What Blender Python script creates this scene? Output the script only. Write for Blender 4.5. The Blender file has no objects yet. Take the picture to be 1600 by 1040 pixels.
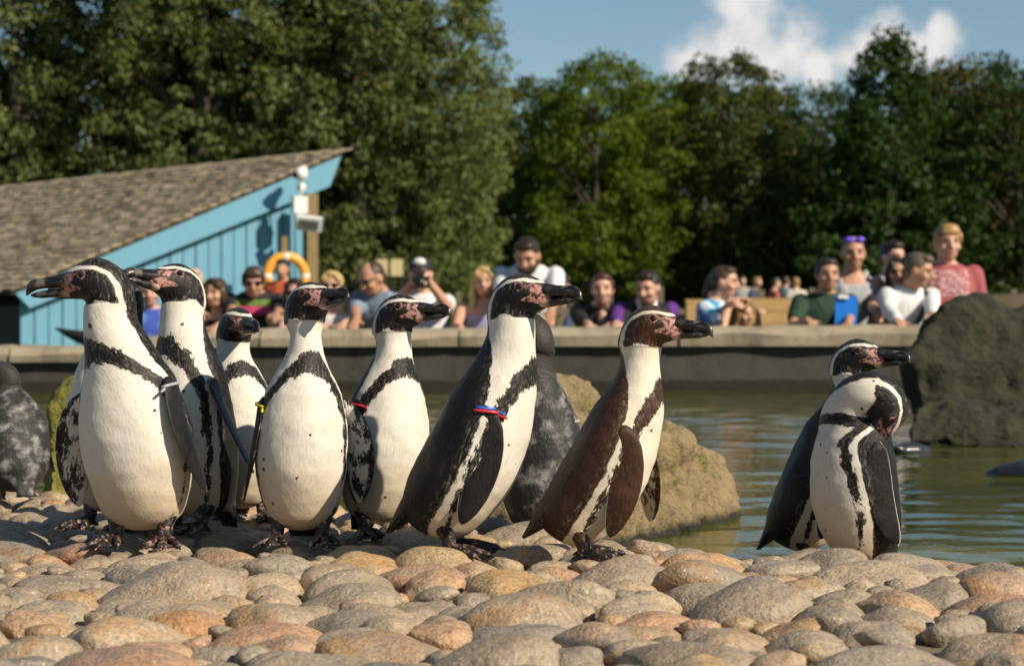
import bpy, bmesh, math, random
import numpy as np
from mathutils import Vector, Matrix, noise
R_ = math.radians
rng = np.random.default_rng(7)
random.seed(7)
SC = bpy.context.scene
COL = SC.collection

# ------------------------------------------------------------------ camera
F, HY, CZ = 3340.0, 480.0, 0.561          # focal length in photo pixels, eye level row, eye height over the water
cam_d = bpy.data.cameras.new('camera'); cam = bpy.data.objects.new('camera', cam_d); COL.objects.link(cam)
cam.location = (0, 0, CZ); cam.rotation_euler = (R_(90), 0, 0)
cam_d.sensor_width = 36; cam_d.lens = 36 * F / 1600; cam_d.shift_y = -40 / 1600
cam_d.clip_start = 0.05; cam_d.clip_end = 3000
cam_d.dof.use_dof = True; cam_d.dof.focus_distance = 3.8; cam_d.dof.aperture_fstop = 7.5
SC.camera = cam

# ------------------------------------------------------------------ sky, sun, exposure
SUN_AZ, SUN_EL = 34.0, 34.0                # sun comes from the right, a little from behind the camera
sh = Vector((math.cos(R_(SUN_AZ)), -math.sin(R_(SUN_AZ)), 0))
sdir = sh * math.cos(R_(SUN_EL)) + Vector((0, 0, math.sin(R_(SUN_EL))))
sun_d = bpy.data.lights.new('sun', 'SUN'); sun = bpy.data.objects.new('sun', sun_d); COL.objects.link(sun)
sun.rotation_euler = sdir.to_track_quat('Z', 'Y').to_euler()
sun_d.energy = 5.0; sun_d.angle = R_(0.53); sun_d.color = (1.0, 0.88, 0.70)
W = bpy.data.worlds.new('World'); SC.world = W; W.use_nodes = True
SC.view_settings.view_transform = 'Standard'; SC.view_settings.look = 'None'
SC.view_settings.exposure = 0.28; SC.view_settings.gamma = 1.0
SC.cycles.use_denoising = True
SC.cycles.max_bounces = 6; SC.cycles.diffuse_bounces = 3; SC.cycles.glossy_bounces = 3
SC.cycles.transmission_bounces = 4; SC.cycles.transparent_max_bounces = 6
SC.cycles.caustics_reflective = False; SC.cycles.caustics_refractive = False

def N(nt, typ, ins=None, **at):
    n = nt.nodes.new('ShaderNode' + typ)
    for k, v in at.items(): setattr(n, k, v)
    for k, v in (ins or {}).items():
        s = n.inputs[k]
        if isinstance(v, bpy.types.NodeSocket): nt.links.new(v, s)
        else:
            if s.type == 'RGBA' and len(v) == 3: v = (*v, 1)
            s.default_value = v
    return n
def M_(nt, op, a, b=None, c=None, clamp=False):
    i = {0: a}
    if b is not None: i[1] = b
    if c is not None: i[2] = c
    return N(nt, 'Math', i, operation=op, use_clamp=clamp).outputs[0]
def MIX(nt, f, a, b, blend='MIX'):
    return N(nt, 'Mix', {0: f, 6: a, 7: b}, data_type='RGBA', blend_type=blend).outputs[2]
def RAMP(nt, f, stops, interp='LINEAR'):
    n = N(nt, 'ValToRGB', {0: f}); cr = n.color_ramp; cr.interpolation = interp
    while len(cr.elements) < len(stops): cr.elements.new(0.5)
    for e, (p, c) in zip(cr.elements, stops):
        e.position = p; e.color = (*c, 1) if len(c) == 3 else c
    return n.outputs[0]
def SM(nt, x, a, b):                         # smoothstep a..b -> 0..1
    return N(nt, 'MapRange', {0: x, 1: a, 2: b, 3: 0.0, 4: 1.0}, interpolation_type='SMOOTHSTEP').outputs[0]
def NOISE(nt, vec, scale, detail=4.0, rough=0.55, dist=0.0):
    i = {'Scale': scale, 'Detail': detail, 'Roughness': rough, 'Distortion': dist}
    if vec is not None: i['Vector'] = vec
    return N(nt, 'TexNoise', i)
def MAPV(nt, vec, scale=(1, 1, 1), loc=(0, 0, 0)):
    return N(nt, 'Mapping', {'Vector': vec, 'Scale': scale, 'Location': loc}).outputs[0]
def BUMP(nt, h, strength, dist):
    return N(nt, 'Bump', {'Height': h, 'Strength': strength, 'Distance': dist}).outputs[0]

def build_world():
    nt = W.node_tree; nt.nodes.clear()
    sky = N(nt, 'TexSky', sky_type='NISHITA')
    sky.sun_disc = False; sky.sun_elevation = R_(SUN_EL)
    sky.sun_rotation = math.atan2(sh.x, sh.y)
    sky.altitude = 300; sky.air_density = 1.0; sky.dust_density = 0.3; sky.ozone_density = 3.0
    d = N(nt, 'TexCoord').outputs['Generated']
    clear = N(nt, 'HueSaturation', {'Hue': 0.488, 'Saturation': 0.98, 'Value': 0.80, 'Color': sky.outputs[0]}).outputs[0]
    blobs = [(1150, 8, 52), (1185, 45, 62), (1232, 78, 58), (1275, 100, 36), (1130, 84, 66), (1080, 100, 44), (1190, 100, 70),
             (1398, 52, 36), (1362, 78, 42), (1420, 78, 46), (1470, 52, 32), (1325, 92, 34), (1455, 78, 36)]
    f = None
    for (px, py, r) in blobs:
        c = Vector(((px - 800) / F, 1.0, (HY - py) / F)).normalized()
        dist = N(nt, 'VectorMath', {0: d, 1: c}, operation='DISTANCE').outputs['Value']
        v = M_(nt, 'SUBTRACT', 1.0, M_(nt, 'DIVIDE', dist, r / F * 1.25))
        f = v if f is None else M_(nt, 'SMOOTH_MAX', f, v, 0.25)
    n1 = NOISE(nt, d, 46.0, 6, 0.6).outputs[0]
    f = M_(nt, 'ADD', f, M_(nt, 'MULTIPLY', M_(nt, 'SUBTRACT', n1, 0.52), 2.0))
    mask = SM(nt, f, -0.12, 0.62)
    lum = SM(nt, f, -0.1, 1.0)
    n2 = NOISE(nt, d, 90.0, 4, 0.6).outputs[0]
    lum = M_(nt, 'ADD', M_(nt, 'MULTIPLY', lum, 0.75), M_(nt, 'MULTIPLY', n2, 0.45), clamp=True)
    cc = RAMP(nt, lum, [(0.0, (4.2, 4.9, 5.6)), (0.5, (5.6, 5.9, 6.2)), (1.0, (8.2, 8.0, 7.7))])
    n3 = NOISE(nt, MAPV(nt, d, (1, 1, 2.5)), 9.0, 5, 0.6).outputs[0]
    wisps = M_(nt, 'MULTIPLY', SM(nt, n3, 0.5, 0.75), 0.12)
    col = MIX(nt, wisps, clear, (6.0, 6.2, 6.4))
    col = MIX(nt, M_(nt, 'MULTIPLY', mask, 0.93), col, cc)
    bg = N(nt, 'Background', {0: col, 1: 0.088})
    nt.links.new(bg.outputs[0], N(nt, 'OutputWorld').inputs[0])
build_world()

# ------------------------------------------------------------------ mesh and object helpers
def at(px, py, D): return Vector(((px - 800) / F * D, D, CZ - (py - HY) / F * D))
def mesh_np(name, V, Fs, smooth=True, attrs=None, midx=None):
    V = np.asarray(V, dtype=np.float32); me = bpy.data.meshes.new(name)
    if isinstance(Fs, np.ndarray): Fs = [Fs]
    Fs = [np.asarray(f, dtype=np.int32) for f in Fs if len(f)]
    tot = np.concatenate([np.full(len(f), f.shape[1], np.int32) for f in Fs]); loops = np.concatenate([f.ravel() for f in Fs])
    start = np.concatenate([[0], np.cumsum(tot)[:-1]]).astype(np.int32)
    me.vertices.add(len(V)); me.vertices.foreach_set('co', V.ravel())
    me.loops.add(len(loops)); me.loops.foreach_set('vertex_index', loops)
    me.polygons.add(len(tot)); me.polygons.foreach_set('loop_start', start); me.polygons.foreach_set('loop_total', tot)
    if midx is not None: me.polygons.foreach_set('material_index', np.asarray(midx, np.int32))
    me.polygons.foreach_set('use_smooth', np.full(len(tot), smooth))
    for k, a in (attrs or {}).items():
        a = np.asarray(a, np.float32)
        if a.ndim == 1: me.attributes.new(k, 'FLOAT', 'POINT').data.foreach_set('value', a)
        else: me.attributes.new(k, 'FLOAT_VECTOR', 'POINT').data.foreach_set('vector', a.ravel())
    me.update(calc_edges=True); me.validate()
    return me
def obj(name, me, mats=None, parent=None, loc=None, rot=None):
    o = bpy.data.objects.new(name, me); COL.objects.link(o)
    if mats is not None and me is not None and len(me.materials) == 0:
        for m in (mats if isinstance(mats, (list, tuple)) else [mats]): me.materials.append(m)
    if parent is not None: o.parent = parent
    if loc is not None: o.location = loc
    if rot is not None: o.rotation_euler = rot
    return o
def empty(name, loc=(0, 0, 0), rz=0.0):
    o = bpy.data.objects.new(name, None); COL.objects.link(o); o.location = loc; o.rotation_euler = (0, 0, rz)
    o.empty_display_size = 0.1; return o
def tag(o, label=None, cat=None, group=None, kind=None):
    if label: o['label'] = label
    if cat: o['category'] = cat
    if group: o['group'] = group
    if kind: o['kind'] = kind
    return o
class MB:                                    # collects vertices and faces of simple solids
    def __init__(s): s.v = []; s.q = []; s.t = []; s.n = 0
    def add(s, V, q=None, t=None):
        V = np.asarray(V, float)
        if q is not None and len(q): s.q.append(np.asarray(q) + s.n)
        if t is not None and len(t): s.t.append(np.asarray(t) + s.n)
        s.v.append(V); s.n += len(V); return s
    def box(s, c, h, M=None):
        V = np.array([[x, y, z] for x in (-1, 1) for y in (-1, 1) for z in (-1, 1)], float) * np.asarray(h, float)
        if M is not None: V = V @ np.asarray(M.to_3x3()).T
        return s.add(V + np.asarray(c, float), [[0, 1, 3, 2], [4, 6, 7, 5], [0, 4, 5, 1], [2, 3, 7, 6], [0, 2, 6, 4], [1, 5, 7, 3]])
    def loft(s, rings, caps=True):
        r = np.asarray(rings, float); n, k = r.shape[:2]
        i = np.arange(n - 1)[:, None] * k; j = np.arange(k)[None, :]; j2 = (j + 1) % k
        q = np.stack([i + j, i + j2, i + k + j2, i + k + j], -1).reshape(-1, 4)
        V = r.reshape(-1, 3); t = []
        if caps:
            V = np.vstack([V, r[0].mean(0), r[-1].mean(0)]); a, b = n * k, n * k + 1
            t = [[a, (x + 1) % k, x] for x in range(k)] + [[b, (n - 1) * k + x, (n - 1) * k + (x + 1) % k] for x in range(k)]
        return s.add(V, q, t)
    def cone(s, p0, p1, r0, r1, k=12, round_=True):
        p0 = np.asarray(p0, float); p1 = np.asarray(p1, float); d = p1 - p0; L = np.linalg.norm(d) + 1e-9; d /= L
        u = np.cross(d, [0, 0, 1.0] if abs(d[2]) < 0.9 else [1.0, 0, 0]); u /= np.linalg.norm(u); w = np.cross(d, u)
        a = np.linspace(0, 2 * np.pi, k, endpoint=False); circ = np.cos(a)[:, None] * u + np.sin(a)[:, None] * w
        st = []
        if round_:
            for th in (-80, -50, -25): st.append((p0 + d * r0 * math.sin(R_(th)), r0 * math.cos(R_(th))))
        st += [(p0, r0), (p1, r1)]
        if round_:
            for th in (25, 50, 80): st.append((p1 + d * r1 * math.sin(R_(th)), r1 * math.cos(R_(th))))
        return s.loft([c + circ * r for c, r in st])
    def ell(s, c, r, M=None, n=10, k=16):
        ph = np.linspace(-np.pi / 2 + 0.12, np.pi / 2 - 0.12, n); a = np.linspace(0, 2 * np.pi, k, endpoint=False)
        rings = np.stack([np.stack([np.cos(p) * np.cos(a), np.cos(p) * np.sin(a), np.full(k, np.sin(p))], -1) for p in ph]) * np.asarray(r, float)
        if M is not None: rings = rings @ np.asarray(M.to_3x3()).T
        return s.loft(rings + np.asarray(c, float))
    def mesh(s, name, smooth=True):
        fs = []
        if s.q: fs.append(np.vstack(s.q))
        if s.t: fs.append(np.vstack(s.t))
        return mesh_np(name, np.vstack(s.v), fs, smooth)
def remesh(mb, vox, smooth_it=3, name='m'):
    me = mb.mesh(name); o = bpy.data.objects.new('tmp', me); COL.objects.link(o)
    m = o.modifiers.new('r', 'REMESH'); m.mode = 'VOXEL'; m.voxel_size = vox; m.use_smooth_shade = True
    if smooth_it:
        m2 = o.modifiers.new('s', 'SMOOTH'); m2.iterations = smooth_it; m2.factor = 0.5
    dg = bpy.context.evaluated_depsgraph_get()
    out = bpy.data.meshes.new_from_object(o.evaluated_get(dg)); out.name = name
    bpy.data.objects.remove(o); bpy.data.meshes.remove(me)
    out.polygons.foreach_set('use_smooth', np.ones(len(out.polygons), bool)); return out
def get_co(me):
    a = np.empty(len(me.vertices) * 3, np.float32); me.vertices.foreach_get('co', a); return a.reshape(-1, 3)
def set_co(me, V): me.vertices.foreach_set('co', np.asarray(V, np.float32).ravel()); me.update()

# ------------------------------------------------------------------ materials
def new_mat(name):
    m = bpy.data.materials.new(name); m.use_nodes = True; nt = m.node_tree; nt.nodes.clear()
    out = N(nt, 'OutputMaterial'); b = N(nt, 'BsdfPrincipled'); nt.links.new(b.outputs[0], out.inputs[0])
    return m, nt, b
def setp(nt, b, **k):
    for n, v in k.items():
        s = b.inputs[n.replace('_', ' ')]
        if isinstance(v, bpy.types.NodeSocket): nt.links.new(v, s)
        else: s.default_value = (*v, 1) if s.type == 'RGBA' and len(v) == 3 else v
_mc = {}
def plain(name, col, rough=0.6, var=0.25, scale=20.0, bump=0.0, metal=0.0, coat=0.0):
    if name in _mc: return _mc[name]
    m, nt, b = new_mat(name); tc = N(nt, 'TexCoord').outputs['Object']
    n = NOISE(nt, tc, scale, 5, 0.6).outputs[0]
    c = MIX(nt, n, tuple(x * (1 - var) for x in col), tuple(min(1, x * (1 + var)) for x in col))
    setp(nt, b, Base_Color=c, Roughness=rough, Metallic=metal, Coat_Weight=coat)
    if bump: setp(nt, b, Normal=BUMP(nt, n, 0.6, bump))
    _mc[name] = m; return m
def ATT(nt, name): return N(nt, 'Attribute', attribute_name=name)

def mat_plumage(name, black, white, juv=False):
    m, nt, b = new_mat(name)
    rest = ATT(nt, 'rest').outputs['Vector']; dark = ATT(nt, 'dark').outputs['Fac']; rag = ATT(nt, 'rag').outputs['Fac']
    pink = ATT(nt, 'pink').outputs['Fac']
    oi = N(nt, 'ObjectInfo').outputs['Random']
    off = N(nt, 'CombineXYZ', {0: M_(nt, 'MULTIPLY', oi, 3.0), 1: oi, 2: 0.0}).outputs[0]
    rv = N(nt, 'VectorMath', {0: rest, 1: off}, operation='ADD').outputs[0]
    st = MAPV(nt, rv, (1, 1, 0.35))
    nz = NOISE(nt, st, 190.0, 3, 0.7).outputs[0]; nl = NOISE(nt, rv, 38.0, 3, 0.5).outputs[0]
    mod = M_(nt, 'ADD', M_(nt, 'MULTIPLY', M_(nt, 'SUBTRACT', nz, 0.5), 1.0), M_(nt, 'MULTIPLY', M_(nt, 'SUBTRACT', nl, 0.5), 1.0))
    d = M_(nt, 'ADD', dark, M_(nt, 'MULTIPLY', mod, rag))
    mask = SM(nt, d, -0.0012, 0.0012)
    # scattered dark spots on the white front
    vo = N(nt, 'TexVoronoi', {'Vector': MAPV(nt, rv, (1, 0.6, 1)), 'Scale': 42.0, 'Randomness': 1.0})
    cr = N(nt, 'SeparateColor', {0: vo.outputs['Color']}).outputs
    spot = M_(nt, 'MULTIPLY', M_(nt, 'LESS_THAN', vo.outputs['Distance'], M_(nt, 'MULTIPLY', cr[1], 0.19)), M_(nt, 'GREATER_THAN', cr[0], 0.74))
    mask = M_(nt, 'MAXIMUM', mask, M_(nt, 'MULTIPLY', spot, 0.9))
    fine = NOISE(nt, MAPV(nt, rv, (1, 1, 0.28)), 230.0, 3, 0.7).outputs[0]
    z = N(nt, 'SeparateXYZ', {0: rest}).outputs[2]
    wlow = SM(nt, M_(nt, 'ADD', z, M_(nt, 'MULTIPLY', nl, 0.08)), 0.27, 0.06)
    wc = MIX(nt, M_(nt, 'MULTIPLY', wlow, 0.85), white, (0.60, 0.46, 0.28))  # yellowish stain on the lower belly, deepened to paint in its warm brown shade
    wc = MIX(nt, M_(nt, 'MULTIPLY', SM(nt, fine, 0.42, 0.72), 0.42), wc, tuple(x * 0.62 for x in white)); n6 = NOISE(nt, rv, 14.0, 4, 0.6).outputs[0]; wc = MIX(nt, M_(nt, 'MULTIPLY', SM(nt, n6, 0.5, 0.75), 0.35), wc, (0.50, 0.42, 0.30))
    n5 = NOISE(nt, rv, 16.0, 4, 0.6).outputs[0]
    bc = MIX(nt, SM(nt, n5, 0.35, 0.75), black, tuple(x * 2.3 + 0.004 for x in black))
    bc = MIX(nt, SM(nt, fine, 0.5, 0.8), bc, tuple(x * 3.2 + 0.01 for x in black))
    fleck = M_(nt, 'MULTIPLY', SM(nt, dark, 0.024, 0.010), SM(nt, nz, 0.50, 0.66)); bc = MIX(nt, M_(nt, 'MULTIPLY', fleck, 0.7), bc, (0.17, 0.145, 0.125))
    c = MIX(nt, mask, wc, bc)
    if juv:
        nj = NOISE(nt, rv, 22.0, 5, 0.65).outputs[0]
        c = MIX(nt, SM(nt, nj, 0.46, 0.72), MIX(nt, fine, (0.012, 0.0115, 0.0115), (0.045, 0.042, 0.040)), (0.27, 0.26, 0.25))
        c = MIX(nt, SM(nt, z, 0.42, 0.34), MIX(nt, fine, (0.02, 0.018, 0.016), (0.06, 0.052, 0.045)), c)
    pn = NOISE(nt, rv, 130.0, 3, 0.6).outputs[0]
    pk = MIX(nt, SM(nt, pn, 0.46, 0.60), (0.46, 0.235, 0.20), (0.06, 0.03, 0.027))
    if juv: pk = (0.10, 0.085, 0.08, 1)
    c = MIX(nt, SM(nt, M_(nt, 'ADD', pink, M_(nt, 'MULTIPLY', M_(nt, 'SUBTRACT', pn, 0.5), 0.006)), -0.001, 0.001), c, pk)
    setp(nt, b, Base_Color=c, Roughness=MIX(nt, mask, (0.62,) * 3, (0.44,) * 3), Sheen_Weight=0.03, Sheen_Roughness=0.4)
    b.inputs['Specular IOR Level'].default_value = 0.20
    h = M_(nt, 'ADD', M_(nt, 'MULTIPLY', nz, 0.6), M_(nt, 'MULTIPLY', fine, 0.5))
    setp(nt, b, Normal=BUMP(nt, M_(nt, 'MULTIPLY', h, M_(nt, 'ADD', 0.55, M_(nt, 'MULTIPLY', mask, 0.6))), 0.6, 0.0032))
    return m
def mat_beak():
    m, nt, b = new_mat('beak_horn'); rest = ATT(nt, 'rest').outputs['Vector']; s = N(nt, 'SeparateXYZ', {0: rest}).outputs
    n = NOISE(nt, MAPV(nt, rest, (1, 0.5, 1)), 90.0, 4, 0.6).outputs[0]
    c = MIX(nt, SM(nt, n, 0.45, 0.62), (0.010, 0.009, 0.009), (0.05, 0.042, 0.038))
    band = M_(nt, 'MULTIPLY', SM(nt, M_(nt, 'ADD', s[1], M_(nt, 'MULTIPLY', n, 0.012)), 0.117, 0.121), SM(nt, s[1], 0.133, 0.126))
    c = MIX(nt, M_(nt, 'MULTIPLY', M_(nt, 'MULTIPLY', band, SM(nt, n, 0.40, 0.6)), 0.4), c, (0.26, 0.22, 0.18))
    gape = M_(nt, 'MULTIPLY', SM(nt, M_(nt, 'ADD', s[1], M_(nt, 'MULTIPLY', n, 0.03)), 0.106, 0.086), SM(nt, s[2], 0.486, 0.480))
    c = MIX(nt, gape, c, MIX(nt, n, (0.50, 0.27, 0.22), (0.60, 0.46, 0.24)))
    setp(nt, b, Base_Color=c, Roughness=0.28, Normal=BUMP(nt, n, 0.35, 0.0015)); return m
def mat_foot():
    m, nt, b = new_mat('foot_skin'); rest = ATT(nt, 'rest').outputs['Vector']
    oi = N(nt, 'ObjectInfo').outputs['Random']
    n = NOISE(nt, N(nt, 'VectorMath', {0: rest, 1: oi}, operation='ADD').outputs[0], 95.0, 4, 0.6).outputs[0]
    c = MIX(nt, SM(nt, n, 0.52, 0.64), (0.018, 0.014, 0.013), (0.36, 0.20, 0.17))
    v = N(nt, 'TexVoronoi', {'Vector': rest, 'Scale': 260.0}).outputs['Distance']
    setp(nt, b, Base_Color=c, Roughness=0.45, Normal=BUMP(nt, v, 0.5, 0.002)); return m
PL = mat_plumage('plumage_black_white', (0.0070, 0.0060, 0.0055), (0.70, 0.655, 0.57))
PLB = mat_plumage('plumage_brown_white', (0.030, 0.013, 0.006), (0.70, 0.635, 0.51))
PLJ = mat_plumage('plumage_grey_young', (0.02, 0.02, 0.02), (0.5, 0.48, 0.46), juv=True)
BEAK, FOOT = mat_beak(), mat_foot()
def mat_eye():
    m, nt, b = new_mat('eye_glossy'); tc = N(nt, 'TexCoord').outputs['Object']
    r = N(nt, 'VectorMath', {0: N(nt, 'VectorMath', {0: tc, 1: (0, 1, 1)}, operation='MULTIPLY').outputs[0]}, operation='LENGTH').outputs['Value']
    c = RAMP(nt, M_(nt, 'MULTIPLY', r, 100.0), [(0.0, (0.004, 0.003, 0.003)), (0.34, (0.004, 0.003, 0.003)), (0.38, (0.040, 0.014, 0.009)), (0.52, (0.03, 0.012, 0.009)), (0.6, (0.01, 0.006, 0.005))])
    setp(nt, b, Base_Color=c, Roughness=0.06); return m
EYE = mat_eye()

def mat_cobble():
    m, nt, b = new_mat('cobble_stone'); tc = N(nt, 'NewGeometry').outputs['Position']
    oi = N(nt, 'ObjectInfo').outputs['Random']; isl = N(nt, 'NewGeometry').outputs['Random Per Island']
    rnd = M_(nt, 'FRACT', M_(nt, 'ADD', oi, isl))
    base = RAMP(nt, rnd, [(0.0, (0.336, 0.260, 0.177)), (0.14, (0.418, 0.315, 0.210)), (0.26, (0.284, 0.229, 0.169)), (0.38, (0.556, 0.409, 0.258)),
                          (0.50, (0.386, 0.300, 0.206)), (0.62, (0.546, 0.328, 0.167)), (0.70, (0.241, 0.205, 0.162)), (0.80, (0.504, 0.387, 0.254)),
                          (0.90, (0.467, 0.237, 0.130)), (0.95, (0.574, 0.389, 0.176)), (1.0, (0.319, 0.244, 0.170))])
    off = N(nt, 'VectorMath', {0: tc, 1: M_(nt, 'MULTIPLY', rnd, 17.0)}, operation='ADD').outputs[0]
    n1 = NOISE(nt, off, 9.0, 4, 0.55, 0.6).outputs[0]; n2 = NOISE(nt, off, 140.0, 3, 0.7).outputs[0]; n3 = NOISE(nt, off, 24.0, 5, 0.65).outputs[0]
    c = MIX(nt, SM(nt, n1, 0.40, 0.68), base, MIX(nt, 0.55, base, (0.30, 0.255, 0.20)))
    c = MIX(nt, M_(nt, 'MULTIPLY', SM(nt, n1, 0.52, 0.36), M_(nt, 'GREATER_THAN', M_(nt, 'FRACT', M_(nt, 'MULTIPLY', rnd, 7.3)), 0.62)), c, MIX(nt, 0.5, c, (0.40, 0.20, 0.06)))
    c = MIX(nt, M_(nt, 'MULTIPLY', SM(nt, n3, 0.5, 0.75), 0.55), c, MIX(nt, 0.5, c, (0.07, 0.06, 0.05)))
    c = MIX(nt, M_(nt, 'MULTIPLY', SM(nt, n2, 0.44, 0.66), 0.62), c, MIX(nt, 0.25, (0.075, 0.062, 0.05), c))
    sp = N(nt, 'TexVoronoi', {'Vector': off, 'Scale': 120.0}); sc = N(nt, 'SeparateColor', {0: sp.outputs['Color']}).outputs[0]
    c = MIX(nt, M_(nt, 'MULTIPLY', M_(nt, 'LESS_THAN', sp.outputs['Distance'], 0.22), M_(nt, 'GREATER_THAN', sc, 0.86)), c, (0.52, 0.47, 0.40))
    h = M_(nt, 'ADD', M_(nt, 'MULTIPLY', n3, 1.0), M_(nt, 'MULTIPLY', n2, 0.35))
    setp(nt, b, Base_Color=c, Roughness=RAMP(nt, n3, [(0.3, (0.42,) * 3), (0.7, (0.68,) * 3)]), Normal=BUMP(nt, h, 0.95, 0.009)); return m
COB = mat_cobble()
def mat_mortar():
    m, nt, b = new_mat('sandy_mortar'); tc = N(nt, 'TexCoord').outputs['Object']
    n = NOISE(nt, tc, 40.0, 8, 0.7).outputs[0]; n2 = NOISE(nt, tc, 220.0, 4, 0.7).outputs[0]
    c = MIX(nt, n, (0.22, 0.155, 0.095), (0.40, 0.31, 0.21)); c = MIX(nt, SM(nt, n2, 0.55, 0.7), c, (0.13, 0.10, 0.07))
    setp(nt, b, Base_Color=c, Roughness=0.9, Normal=BUMP(nt, M_(nt, 'ADD', n, n2), 0.9, 0.012)); return m
MORTAR = mat_mortar()
def mat_rock(name, a, bcol, moss, mossy):
    m, nt, b = new_mat(name); tc = N(nt, 'TexCoord').outputs['Object']
    n1 = NOISE(nt, tc, 5.0, 7, 0.62, 0.4).outputs[0]; n2 = NOISE(nt, tc, 34.0, 6, 0.68).outputs[0]; n3 = NOISE(nt, tc, 9.0, 5, 0.6).outputs[0]
    c = MIX(nt, SM(nt, n1, 0.3, 0.7), a, bcol); c = MIX(nt, M_(nt, 'MULTIPLY', SM(nt, n2, 0.46, 0.68), 0.8), c, tuple(x * 0.32 for x in a))
    c = MIX(nt, M_(nt, 'MULTIPLY', SM(nt, M_(nt, 'ADD', n3, M_(nt, 'MULTIPLY', n2, 0.3)), 0.72 - mossy * 0.35, 0.85 - mossy * 0.3), 0.8), c, MIX(nt, n2, moss, tuple(x * 1.9 for x in moss)))
    v_ = M_(nt, 'ADD', 0.25, M_(nt, 'MULTIPLY', n2, 1.5)); c = MIX(nt, 1.0, c, N(nt, 'CombineColor', {0: v_, 1: v_, 2: v_}).outputs[0], 'MULTIPLY')
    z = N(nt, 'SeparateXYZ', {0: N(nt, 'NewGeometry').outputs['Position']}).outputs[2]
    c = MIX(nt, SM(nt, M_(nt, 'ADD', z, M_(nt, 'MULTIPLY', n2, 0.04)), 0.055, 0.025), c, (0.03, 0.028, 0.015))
    setp(nt, b, Base_Color=c, Roughness=0.85, Normal=BUMP(nt, M_(nt, 'ADD', n1, M_(nt, 'MULTIPLY', n2, 0.8)), 1.0, 0.045)); return m
def mat_water():
    m, nt, b = new_mat('pond_water'); tc = N(nt, 'TexCoord').outputs['Object']
    n0 = NOISE(nt, MAPV(nt, tc, (0.5, 0.9, 1)), 1.3, 3, 0.5).outputs[0]
    c = MIX(nt, SM(nt, n0, 0.35, 0.6), (0.026, 0.038, 0.005), (0.065, 0.075, 0.009))
    c = MIX(nt, SM(nt, n0, 0.58, 0.72), c, (0.16, 0.15, 0.018))
    w3 = NOISE(nt, MAPV(nt, tc, (1.0, 1.7, 1)), 24.0, 3, 0.5).outputs[0]
    h = M_(nt, 'MULTIPLY', w3, 0.0009)
    setp(nt, b, Base_Color=c, Roughness=0.035, IOR=1.33, Normal=BUMP(nt, h, 1.0, 1.0)); return m
def mat_concrete(name, lo, hi, stain):
    m, nt, b = new_mat(name); tc = N(nt, 'TexCoord').outputs['Object']
    n = NOISE(nt, tc, 3.0, 8, 0.65).outputs[0]; n2 = NOISE(nt, MAPV(nt, tc, (1, 1, 0.25)), 7.0, 6, 0.7).outputs[0]; n3 = NOISE(nt, tc, 60, 4, 0.7).outputs[0]
    c = MIX(nt, n, lo, hi); c = MIX(nt, M_(nt, 'MULTIPLY', SM(nt, n2, 0.45, 0.7), 0.75), c, stain)
    z = N(nt, 'SeparateXYZ', {0: N(nt, 'NewGeometry').outputs['Position']}).outputs[2]
    c = MIX(nt, SM(nt, M_(nt, 'ADD', z, M_(nt, 'MULTIPLY', n2, 0.05)), 0.115, 0.085), c, (0.020, 0.015, 0.008))
    setp(nt, b, Base_Color=c, Roughness=0.9, Normal=BUMP(nt, M_(nt, 'ADD', n, M_(nt, 'MULTIPLY', n3, 0.4)), 0.8, 0.02)); return m
def mat_leaf(name, a, b_, trans=0.3):
    m = bpy.data.materials.new(name); m.use_nodes = True; nt = m.node_tree; nt.nodes.clear()
    out = N(nt, 'OutputMaterial'); isl = N(nt, 'NewGeometry').outputs['Random Per Island']; oi = N(nt, 'ObjectInfo').outputs['Random']
    tc = N(nt, 'TexCoord').outputs['Object']; n = NOISE(nt, tc, 0.55, 2, 0.5).outputs[0]
    c = MIX(nt, M_(nt, 'ADD', M_(nt, 'MULTIPLY', isl, 0.6), M_(nt, 'MULTIPLY', n, 0.5), clamp=True), a, b_)
    c = N(nt, 'HueSaturation', {'Hue': M_(nt, 'ADD', 0.49, M_(nt, 'MULTIPLY', oi, 0.02)), 'Value': M_(nt, 'ADD', 0.82, M_(nt, 'MULTIPLY', oi, 0.36)), 'Color': c}).outputs[0]
    d = N(nt, 'BsdfDiffuse', {0: c}); t = N(nt, 'BsdfTranslucent', {0: MIX(nt, 1.0, c, (1.0, 1.1, 0.4), 'MULTIPLY')})
    g = N(nt, 'BsdfGlossy', {0: (0.5, 0.5, 0.5), 'Roughness': 0.45})
    mx = N(nt, 'MixShader', {0: trans, 1: d.outputs[0], 2: t.outputs[0]}); mx2 = N(nt, 'MixShader', {0: 0.02, 1: mx.outputs[0], 2: g.outputs[0]})
    nt.links.new(mx2.outputs[0], out.inputs[0]); return m

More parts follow.
